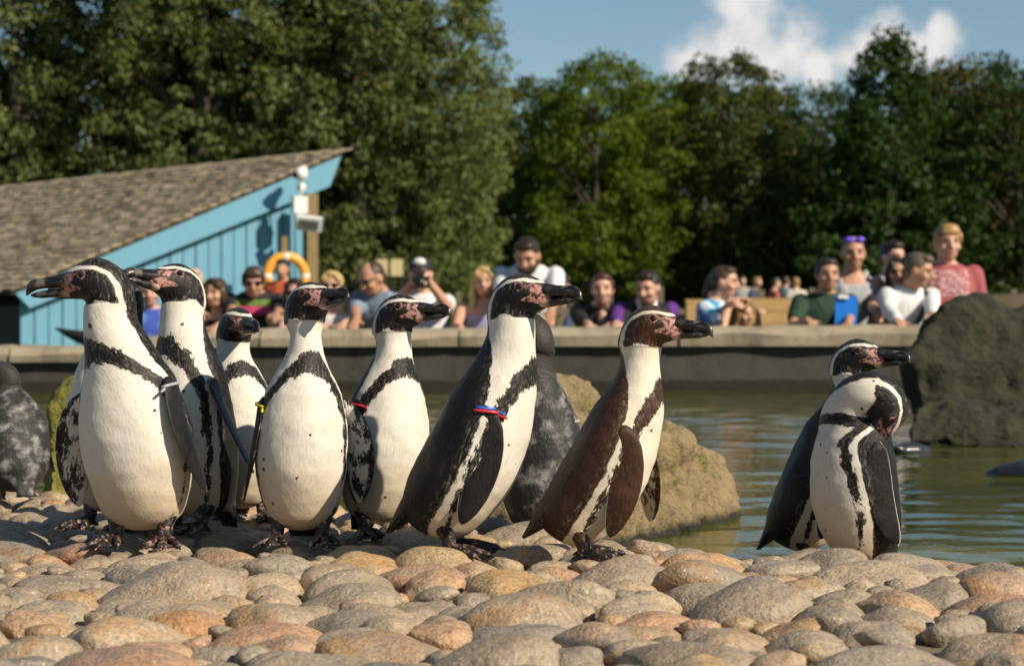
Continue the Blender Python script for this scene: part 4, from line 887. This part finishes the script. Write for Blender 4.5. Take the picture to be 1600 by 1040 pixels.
def hairm(c): return plain('hair_%02x%02x%02x' % tuple(int(x * 255) for x in c), c, 0.45, 0.45, 45, 0.006)
BROWN, DBROWN, BLOND, SANDY, AUBURN, GREYB = (.05, .026, .012), (.022, .013, .008), (.48, .33, .13), (.34, .19, .06), (.06, .018, .012), (.10, .075, .05)
def ik(S, T, l1, l2, hint):
    S, T = np.array(S, float), np.array(T, float); d = T - S; L = np.linalg.norm(d); mx = (l1 + l2) * .995
    if L > mx: d = d / L * mx; L = mx; T = S + d
    L = max(L, abs(l1 - l2) + .03); u = d / (np.linalg.norm(d) + 1e-9); a = (l1 * l1 - l2 * l2 + L * L) / (2 * L); h = math.sqrt(max(0, l1 * l1 - a * a))
    w = np.array(hint, float); w = w - u * (w @ u); w /= np.linalg.norm(w) + 1e-9; return S + u * a + w * h, T
def person(label, hpx, hpy, D, k=1.0, yaw=0, hyaw=0, hpitch=0, lean=6, hands=(None, None), sleeve='short', top=None, skin='fair', hair=('short', BROWN), glasses=None, extra=(), group=None, vox=0.0095, neckline=0.0, slim=1.0, name='person', legs=JEAN, far=False, drop=.018):
    RB = np.array(Matrix.Rotation(math.pi + R_(yaw), 3, 'Z')); Ln = np.array(Matrix.Rotation(-R_(lean), 3, 'X')); hip = np.array([0, 0, .92])
    lp = lambda p: ((np.asarray(p, float) - hip) @ Ln.T + hip) * k                       # torso point with the lean
    RHd = np.array(Matrix.Rotation(R_(hyaw - yaw), 3, 'Z') @ Matrix.Rotation(-R_(hpitch), 3, 'X'))
    hc = lp((0, .015, 1.625)) + np.array([0, .02, 0]) * (lean / 15) * k + np.array([0, drop * .5, -drop]) * k
    hT = lambda p: np.asarray(p, float) * k @ RHd.T + hc
    tgt = np.array(at(hpx, hpy, D)); base = tgt - RB @ hc; gz0 = float(lawn_z(0, max(15.5, D)))
    zshift = base[2]; base = np.array([base[0], base[1], gz0]); up = np.array([0, 0, zshift - gz0])
    toL = lambda w: RB.T @ (np.asarray(w, float) - base) - up                            # world -> person frame (before lift)
    B, Sh, Tr = MB(), MB(), MB(); a = np.linspace(0, 2 * np.pi, 20, endpoint=False)
    def torso(mb, inf, z_lo, z_hi):
        T = [(.86, .155, .105, 0), (.95, .165, .112, 0), (1.06, .148, .100, .005), (1.18, .158, .108, .008), (1.30, .178, .112, .004), (1.38, .178, .098, 0), (1.43, .150, .080, -.005), (1.465, .095, .062, -.008), (1.49, .062, .055, -.004)]
        zz = [t[0] for t in T]; rings = []
        for z in np.linspace(z_lo, z_hi, 16):
            hw, dp, yc = [np.interp(z, zz, [t[i] for t in T]) for i in (1, 2, 3)]; hw = hw * slim + inf; dp = dp * slim + inf
            rings.append(lp(np.stack([hw * np.sign(np.cos(a)) * abs(np.cos(a)) ** .85, yc + dp * np.sin(a), 0 * a + z], -1)))
        mb.loft(rings)
    torso(B, 0, .86, 1.49)
    B.cone(lp((0, -.01, 1.45)), hT((0, -.015, -.06)), .058 * k, .054 * k)
    Rm = Matrix(RHd.tolist())
    E = lambda mb, c, r: mb.ell(hT(c), np.array(r) * k, Rm)
    E(B, (0, .002, .012), (.076, .095, .103)); E(B, (0, .034, -.055), (.056, .060, .060)); E(B, (0, .05, -.085), (.030, .035, .028)); E(B, (0, .075, .028), (.058, .025, .014))
    B.cone(hT((0, .092, .018)), hT((0, .116, -.026)), .010 * k, .0155 * k, 8); E(B, (0, .098, -.032), (.019, .012, .009))
    for s in (-1, 1): E(B, (s * .078, -.004, -.008), (.010, .022, .032)); E(B, (s * .04, .065, -.03), (.028, .028, .022))
    for s, tg in zip((1, -1), hands):        # s 1: right arm (shown on the picture's left when facing the pond)
        Sd = lp((s * .178 * slim, 0, 1.405))
        T = lp((s * .25, .05, .86)) if tg is None else toL(at(*tg)) + np.array([0, 0, .0])
        wr = T; hint = np.array([s * .55, -.35, -.8]); El, wr = ik(Sd, T, .285 * k, .255 * k, hint)
        B.cone(Sd, El, .049 * k * slim, .040 * k, 12); B.cone(El, wr, .041 * k, .027 * k, 12)
        d = wr - El; d /= np.linalg.norm(d); f = d if tg is None else d * .6 + np.array([0, .5, -.35]); f /= np.linalg.norm(f)
        sx = np.cross(f, [0, 0, 1]) if abs(f[2]) < .9 else np.array([0, 1.0, 0]); sx /= np.linalg.norm(sx); nn = np.cross(sx, f)
        palm = wr + f * .045 * k; Mp = Matrix((sx.tolist(), f.tolist(), nn.tolist())).transposed(); B.ell(palm, np.array([.040, .052, .017]) * k, Mp)
        for i, (off, Lf) in enumerate(((-.030, .060), (-.010, .072), (.010, .068), (.029, .054))):
            p0 = palm + (f * .04 + sx * off) * k; p1 = p0 + (f * Lf * .55 - nn * .008) * k; p2 = p1 + (f * Lf * .4 - nn * .022) * k; B.cone(p0, p1, .0095 * k, .0088 * k, 7); B.cone(p1, p2, .0088 * k, .0075 * k, 7)
        t0 = palm + (sx * .035 * -s - f * .02) * k; t1 = t0 + (sx * -s * .025 + f * .035) * k; B.cone(t0, t1, .0115 * k, .010 * k, 7); B.cone(t1, t1 + f * .03 * k, .010 * k, .008 * k, 7)
        if sleeve != 'none':
            fr = {'short': .62, 'long': 1.0, 'three': 1.0}[sleeve]; e = Sd + (El - Sd) * fr; Sh.cone(Sd, e, .066 * k * slim, (.062 if sleeve == 'short' else .054) * k, 14)
            if sleeve != 'short': Sh.cone(El, El + (wr - El) * (.93 if sleeve == 'long' else .55), .054 * k, .043 * k, 14)
        if tg is not None: hand_pos.append(palm)
    torso(Sh, .013, .84, {0: 1.475, 1: 1.40, 2: 1.36}[int(neckline)])
    if neckline in (1, 2) and sleeve == 'none':
        for s in (-1, 1):
            if neckline == 1: Sh.cone(lp((s * .085, .085, 1.37)), lp((s * .095, 0, 1.475)), .024 * k, .024 * k); Sh.cone(lp((s * .095, 0, 1.475)), lp((s * .09, -.07, 1.37)), .024 * k, .024 * k)
    hz = .92 * k + up[2]
    for s in (-1, 1):                        # legs reach the ground behind the wall
        h_ = np.array([s * .09 * k, 0, .90 * k]); f_ = np.array([s * .11 * k, -.02, -up[2] + .09]); kn = (h_ + f_) / 2 + np.array([0, .03, 0])
        Tr.cone(h_, kn, .095 * k, .066 * k, 12); Tr.cone(kn, f_, .066 * k, .05 * k, 12); Tr.cone(f_ + [0, -.05, -.045], f_ + [0, .12, -.055], .04, .034, 10)
    Tr.ell(np.array([0, 0, .93 * k]), np.array([.172 * slim, .125, .12]) * k)
    root = tag(empty(name, base, math.pi + R_(yaw)), label, 'person', group)
    def put(nm, mb, v, mat, sm=3):
        me = remesh(mb, v, sm, nm); V = get_co(me); set_co(me, V); o = obj(nm, me, mat, root); o.location = up; return o
    vx = vox * (2 if far else 1)
    put('body', B, vx, SKIN[skin], 2); put('top', Sh, vx * 1.25, top, 4)
    o = obj('trousers', Tr.mesh('trousers'), legs, root); o.location = up
    Hm = MB(); st, hcol = hair
    if st != 'none':
        zc = {'short': .036, 'crop': .032}.get(st, .03); E(Hm, (0, -.014, zc), (.083 if st != 'crop' else .079, .096 if st != 'crop' else .090, .088 if st != 'crop' else .082)); E(Hm, (0, -.045, -.015), (.074, .058, .07))
        if st in ('short', 'fringe'): E(Hm, (0, .05, .092), (.062, .045, .03))
        if st == 'fringe': E(Hm, (0, .078, .068), (.066, .022, .034)); [E(Hm, (s * .072, .03, .03), (.016, .04, .045)) for s in (-1, 1)]
        if st in ('long', 'parted'):
            E(Hm, (0, -.062, -.11), (.082, .048, .15)); E(Hm, (0, .045, .095), (.06, .04, .028))
            for s in (-1, 1): E(Hm, (s * .077, .012, -.03), (.022, .042, .085)); E(Hm, (s * .080, .012, -.15), (.030, .036, .10)); E(Hm, (s * .05, .062, .06), (.034, .028, .035))
        if st == 'tied': E(Hm, (0, .035, .085), (.066, .05, .032)); E(Hm, (0, -.115, .0), (.034, .034, .038)); [E(Hm, (s * .074, -.005, .02), (.014, .045, .05)) for s in (-1, 1)]
        if st == 'pony': E(Hm, (0, .035, .085), (.066, .05, .032)); E(Hm, (0, -.105, .01), (.030, .03, .03)); E(Hm, (0, -.125, -.08), (.026, .024, .09))
        put('hair', Hm, vx, hairm(hcol), 2)
    def sm(nm, mb, mat): o = obj(nm, mb.mesh(nm), mat, root); o.location = up; return o
    if not far:
        if glasses != 'eyes':
            mb = MB()
            for s in (-1, 1): E(mb, (s * .034, .094, .012), (.029, .011, .019)); mb.cone(hT((s * .062, .085, .016)), hT((s * .080, -.01, .012)), .0035 * k, .0035 * k, 6)
            mb.cone(hT((-.01, .103, .016)), hT((.01, .103, .016)), .004 * k, .004 * k, 6)
        if glasses is None or glasses == 'eyes' or glasses == 'head':
            for s in (-1, 1): m2 = MB(); E(m2, (s * .032, .087, .010), (.0125, .009, .0065)); sm('eye', m2, EYED); m3 = MB(); m3.cone(hT((s * .018, .098, .030)), hT((s * .05, .088, .030)), .0045 * k, .003 * k, 6); sm('eyebrow', m3, hairm(hcol if hcol[0] < .2 else (.2, .12, .05)))
        if glasses == 'sun': sm('sunglasses', mb, GLASS)
        if glasses == 'head':
            mb = MB()
            for s in (-1, 1): E(mb, (s * .036, .070, .095), (.032, .018, .020))
            mb.cone(hT((-.07, .03, .10)), hT((-.02, .085, .10)), .005, .005, 6); mb.cone(hT((.07, .03, .10)), hT((.02, .085, .10)), .005, .005, 6); sm('sunglasses', mb, plain('purple_lens', (0.18, 0.10, 0.75), 0.1, 0.1))
        m2 = MB(); E(m2, (0, .090, -.060), (.024, .009, .0065)); sm('mouth', m2, LIP)
    for e in extra:
        if e == 'beard': mb = MB(); E(mb, (0, .042, -.075), (.060, .062, .050)); [E(mb, (s * .058, .03, -.04), (.018, .045, .04)) for s in (-1, 1)]; put('beard', mb, vx, hairm(hcol), 2)
        if e == 'cap':
            mb = MB(); E(mb, (0, -.004, .05), (.086, .104, .078)); o = put('cap', mb, vx, plain('cap_navy', (.015, .016, .022), .7), 2)
            m2 = MB(); E(m2, (0, .13, .028), (.066, .06, .008)); b_ = obj('brim', m2.mesh('brim'), plain('cap_navy', (0, 0, 0)), o); m3 = MB(); E(m3, (0, .078, .085), (.045, .03, .03)); obj('badge', m3.mesh('badge'), WHITEP, o)
        if e == 'collar':
            mb = MB()
            for s in (-1, 1): mb.cone(lp((s * .055, .03, 1.49)), lp((s * .045, .115, 1.40)), .022 * k, .016 * k, 8)
            mb.cone(lp((-.055, .02, 1.495)), lp((0, -.055, 1.51)), .02 * k, .02 * k, 8); mb.cone(lp((.055, .02, 1.495)), lp((0, -.055, 1.51)), .02 * k, .02 * k, 8); put('collar', mb, vx, plain('white_collar', (.7, .7, .72), .8), 2)
        if e == 'vneck': mb = MB(); mb.ell(lp((0, .088, 1.335)), np.array([.052, .052, .125]) * k, Matrix(Ln.tolist())); put('neckline', mb, vx, SKIN[skin], 2)
        if e == 'strap':
            mb = MB(); pts = [lp(p) for p in ((-.10, -.02, 1.492), (-.085, .088, 1.44), (-.03, .142, 1.30), (.06, .142, 1.14), (.15, .12, 1.0))]
            for p, q_ in zip(pts, pts[1:]): mb.cone(p, q_, .016 * k, .016 * k, 8)
            sm('strap', mb, plain('strap_green', (.01, .045, .045), .7))
    return root
hand_pos = []
GP = 'visitors leaning on the pond wall'
W_ = lambda n, c: mat_cloth(n, c)
person('fair-haired young person in a faded red printed t-shirt standing upright by the dark boulder', 1480, 379, 15.3, 1.14, 4, 4, 2, 2, (None, None), 'short', mat_cloth('tee_red', (.34, .085, .095), 'worn', (.62, .55, .52)), 'pink', ('fringe', SANDY), group=GP)
person('person in a loose white shirt with a dark bag strap, looking sideways', 1434, 422, 14.95, 1.02, 22, 66, 14, 16, ((1402, 500, 14.45), (1456, 497, 14.45)), 'long', W_('shirt_white', (.68, .68, .68)), 'tan', ('short', GREYB), extra=('strap', ), group=GP, drop=.03)
person('person in dark sunglasses and a dark top, squeezed behind the white-shirted one', 1402, 426, 15.45, .96, -4, -4, 0, 10, ((1375, 505, 14.6), None), 'short', W_('top_dark', (.02, .02, .035)), 'tan', ('parted', DBROWN), 'sun', group=GP)
person('dark-haired person in a white t-shirt standing behind the sunglasses wearer', 1394, 402, 15.95, 1.02, 15, 32, 4, 4, (None, None), 'short', W_('tee_white', (.66, .66, .68)), 'pink', ('short', DBROWN), group=GP)
person('person in a grey tank top with purple sunglasses pushed up on the head', 1333, 396, 15.5, 1.06, 4, 0, 2, 4, (None, None), 'none', W_('tank_grey', (.40, .41, .42)), 'tan', ('crop', BROWN), 'head', group=GP, neckline=1)
person('person in a dark green polo shirt at the wall with a clipboard', 1293, 428, 15.05, 1.0, 6, 4, 4, 8, ((1262, 500, 14.65), (1325, 505, 14.62)), 'short', W_('polo_green', (.014, .045, .024)), 'tan', ('tied', DBROWN), group=GP)
person('small blond child in dark sunglasses peering over the wall', 1247, 492, 15.1, .86, -12, -14, 4, 2, (None, None), 'short', W_('tee_white', (.6, .6, .6)), 'fair', ('short', BLOND), 'sun', group=GP)
person('child with light brown hair resting on the wall with one arm raised', 1159, 489, 15.1, .80, 20, 45, 10, 10, (None, (1186, 476, 14.75)), 'short', W_('tee_tan', (.30, .20, .10)), 'fair', ('parted', (.22, .13, .05)), group=GP)
person('person in profile in a bright blue and white t-shirt with a hand at the mouth', 1131, 440, 15.2, .98, 58, 72, 6, 8, ((1140, 470, 15.0), (1142, 466, 14.8)), 'short', mat_cloth('tee_skyblue', (.03, .30, .58), 'patch', (.55, .62, .68)), 'fair', ('pony', BROWN), group=GP)
person('smiling person in a navy and purple jumper with a white collar, leaning on folded arms', 1013, 449, 14.98, 1.0, 4, -28, 14, 20, ((962, 506, 14.5), (1000, 510, 14.45)), 'long', mat_cloth('jumper', (.014, .012, .03), 'sides', (.10, .02, .20), (.75, .42, .02)), 'fair', ('short', DBROWN), extra=('collar',), group=GP, drop=.04)
person('smiling person in a black cardigan with hands clasped over the wall', 941, 451, 14.98, .98, -3, -4, 4, 20, ((930, 517, 14.35), (938, 518, 14.35)), 'three', W_('cardigan_black', (.008, .008, .009)), 'fair', ('tied', AUBURN), extra=('vneck',), group=GP, drop=.03)
person('tall bearded person in a white t-shirt looking down over the wall', 824, 399, 15.1, 1.08, -4, -14, 26, 9, ((800, 506, 14.6), (858, 505, 14.5)), 'short', W_('tee_white', (.66, .66, .68)), 'tan', ('short', DBROWN), extra=('beard',), group=GP, drop=.085)
person('person with long blond hair in a strapless lilac top', 757, 440, 15.2, .94, -6, -4, 3, 5, ((720, 512, 14.8), None), 'none', W_('top_lilac', (.40, .38, .54)), 'fair', ('long', BLOND), group=GP, neckline=2)
person('person in a dark cap and white t-shirt holding a camera to the face', 657, 428, 15.2, 1.02, -4, -3, 2, 4, ((645, 440, 14.78), (670, 440, 14.78)), 'short', W_('tee_white', (.6, .6, .6)), 'fair', ('short', BROWN), extra=('cap',), group=GP)
person('person with close-cropped hair in a grey-blue t-shirt bowing the head', 582, 434, 15.1, 1.02, -24, -48, 26, 12, ((556, 508, 14.6), (600, 512, 14.55)), 'short', mat_cloth('tee_greyblue', (.16, .22, .31), 'patch', (.22, .28, .36)), 'tan', ('crop', BROWN), 'sun', group=GP, drop=.06)
person('person with straight blond hair and dark sunglasses in a white vest', 520, 447, 15.2, .95, -6, -8, 4, 6, ((506, 506, 14.7), (535, 506, 14.7)), 'none', W_('vest_white', (.66, .64, .64)), 'fair', ('long', BLOND), 'sun', group=GP, neckline=1)
person('dark-haired person in sunglasses and a yellow top below the life ring', 462, 458, 15.6, .94, -4, -6, 3, 6, ((448, 506, 15.0), None), 'short', mat_cloth('top_yellow', (.62, .50, .06), 'patch', (.6, .45, .5)), 'pink', ('parted', DBROWN), 'sun', group=GP)
person('person with tousled brown hair in a black t-shirt with a green and pink print', 396, 440, 15.8, 1.0, 4, 6, 14, 10, ((380, 508, 15.1), (432, 504, 15.0)), 'short', mat_cloth('tee_black', (.014, .015, .02), 'graphic', (.12, .20, .03), (.55, .05, .16)), 'tan', ('fringe', BROWN), 'sun', group=GP, drop=.07)
person('person with long brown hair in a dark sleeveless top with bent arms', 338, 457, 15.8, .94, -14, -24, 6, 8, ((316, 486, 15.3), (330, 512, 15.2)), 'none', W_('top_dark', (.02, .02, .03)), 'fair', ('long', BROWN), group=GP, neckline=1)
person('pale-haired person in a pink top half hidden by the penguin with raised beak', 302, 442, 16.0, .92, 0, 10, 4, 6, (None, None), 'short', W_('top_pink', (.55, .36, .34)), 'fair', ('short', (.5, .38, .25)), group=GP)
person('child in a blue shirt glimpsed between two penguin heads', 234, 456, 15.8, .92, 0, 6, 4, 6, (None, None), 'short', mat_cloth('tee_blue', (.05, .10, .42), 'patch', (.10, .20, .5)), 'pink', ('short', SANDY), group=GP)
person('person in an orange top standing behind the wall visitors, seen through the life ring', 441, 420, 24.4, .98, -10, -14, 4, 4, (None, None), 'short', W_('top_orange', (.50, .10, .03)), 'tan', ('short', DBROWN), group='visitors on the lawn', far=True)
GF = 'distant visitors at the benches'
fc = [(.35, .33, .3), (.04, .05, .1), (.4, .08, .07), (.1, .2, .25), (.5, .45, .4), (.03, .03, .03), (.05, .2, .2)]
fl_ = ['pale', 'navy', 'red', 'teal', 'cream', 'black', 'sea-green']
for i, (px, D) in enumerate([(1160, 46), (1183, 44), (1212, 42), (1228, 47), (1243, 43), (884, 45), (866, 48)]):
    person('distant visitor in a %s top beyond the lawn fence' % fl_[i], px, 439 + (i * 7) % 5, D, .97, i * 50, i * 50, 0, 3, (None, None), 'short', W_('far_top_%d' % i, fc[i]), 'fair', ('short', [BROWN, SANDY, DBROWN][i % 3]), group=GF, vox=.012, far=True)
# things held or carried
def held():
    c = at(657, 441, 14.68); o = tag(empty('camera', c), 'small black camera held up by the person in the cap', 'camera')
    BLKP = plain('black_plastic', (.012, .012, .013), .35, .2)
    obj('case', MB().box((0, 0, 0), (.062, .025, .042)).box((0, 0, .048), (.025, .022, .012)).mesh('case', False), BLKP, o); obj('lens', MB().cone((0, -.02, -.004), (0, -.085, -.004), .034, .032, 18, False).mesh('lens'), BLKP, o)
    c = at(1322, 488, 14.78); o = tag(empty('clipboard', c), 'bright blue clipboard held in front of the green polo shirt', 'clipboard'); Mr = Matrix.Rotation(-.12, 3, 'X') @ Matrix.Rotation(.05, 3, 'Y')
    obj('board', MB().box((0, 0, 0), (.075, .006, .115), Mr).mesh('board', False), plain('blue_plastic', (.005, .16, .62), .4, .1), o); obj('clip', MB().box((-.02, -.012, .108), (.035, .008, .012), Mr).mesh('clip', False), WHITEP, o)
held()
# benches and rail fence on the lawn
BEN = plain('bench_timber', (.36, .23, .085), .7, .25, 10, .006)
def bench(label, px, D, rz, w=1.5):
    x = (px - 800) / F * D; root = tag(empty('bench', (x, D, float(lawn_z(0, D))), rz), label, 'bench', 'wooden benches on the lawn')
    for i in range(3): obj('seat_slat', MB().box((0, -.06 - .15 * i, .45), (w / 2, .065, .02)).mesh('seat_slat', False), BEN, root)
    for i in range(4): obj('back_slat', MB().box((0, .06 + .02 * i, .56 + .15 * i), (w / 2, .016, .062)).mesh('back_slat', False), BEN, root)
    for s in (-1, 1):
        obj('leg', MB().box((s * (w / 2 - .05), .1, .52), (.045, .04, .54)).mesh('leg', False), BEN, root); obj('leg', MB().box((s * (w / 2 - .05), -.38, .31), (.045, .04, .31)).mesh('leg', False), BEN, root)
        obj('armrest', MB().box((s * (w / 2 - .05), -.16, .65), (.05, .26, .02)).mesh('armrest', False), BEN, root)
bench('tan wooden bench on the lawn behind the blue and white t-shirt', 1172, 25, .15)
bench('tan wooden bench beyond the small child in sunglasses', 1245, 27, -.1, 1.2)
def fence():
    root = tag(empty('rail_fence', (0, 36, float(lawn_z(0, 36)))), 'low post and rail timber fence crossing the lawn before the woodland', 'fence'); FT = plain('fence_timber', (.17, .135, .085), .85, .3, 8)
    x = -6.0
    while x < 10: obj('post', MB().box((x, 0, .5), (.05, .05, .62 + .06 * math.sin(x * 3))).mesh('post', False), FT, root); x += .85
    for z in (.35, .75): obj('rail', MB().box((2.0, -.06, z), (8.1, .02, .05)).mesh('rail', False), FT, root)
fence()
def mound():
    V, q = grid(3.2, 24, 24, 34, 40, 20, lambda x, y: float(lawn_z(0, 28)) - .3 + 1.42 * np.clip((x - 3.2) / 3.2, 0, 1) ** .5 * np.sin(np.clip((y - 24) / 10, 0, 1) * np.pi) ** .6 + .06 * np.sin(x * 2.3) * np.sin(y * 1.7))
    tag(obj('earth_bank', mesh_np('earth_bank', V, q), plain('bare_earth', (.12, .075, .045), .95, .35, 3, .05)), kind='structure')
mound()
def tuft(label, px, py, D, n, h, sp):
    c = at(px, py, D); gz0 = -.55; r = np.random.default_rng(n); V = []; q = []
    for i in range(n):
        x, y = r.normal(0, sp, 2); hh = h * r.uniform(.6, 1.1); lx, ly = r.normal(0, .16, 2); w = .008
        V += [(x - w, y, 0), (x + w, y, 0), (x + lx * .4 + w * .8, y + ly * .4, hh * .6), (x + lx * .4 - w * .8, y + ly * .4, hh * .6), (x + lx, y + ly, hh)]; q.append(i * 5)
    q = np.array(q)[:, None]; me = mesh_np('grass_tuft', V, [q + [0, 1, 2, 3], q + [3, 2, 4]], False)
    root = tag(empty('grass_clump', (c.x, c.y, gz0)), label, 'grass'); o = obj('blades', me, mat_leaf('leaf_grass', (.10, .16, .015), (.2, .26, .04), .3), root)
tuft('bright green clump of tall grass beside the red t-shirt', 1545, 470, 15.6, 420, 1.18, .14)
tuft('green clump of tall grass between the bowed head and the blond hair', 548, 480, 17.5, 500, 1.15, .2)

for px, w, lab in ((597, .10, 'small cream notice board beyond the bowed head'), (620, .11, 'small cream notice board between the bowed head and the cap wearer')):
    c = at(px, 418, 38); gz1 = float(lawn_z(0, 38)); o = tag(empty('notice_board', (c.x, c.y, gz1)), lab, 'sign', 'cream boards by the tall trees')
    obj('panel', MB().box((0, 0, c.z - gz1), (w, .012, .15)).mesh('panel', False), plain('cream_board', (.62, .50, .27), .7, .1), o)
    for sx in (-1, 1): obj('leg', MB().box((sx * w * .7, .03, (c.z - gz1) / 2), (.02, .016, (c.z - gz1) / 2 + .1)).mesh('leg', False), DARKT, o)
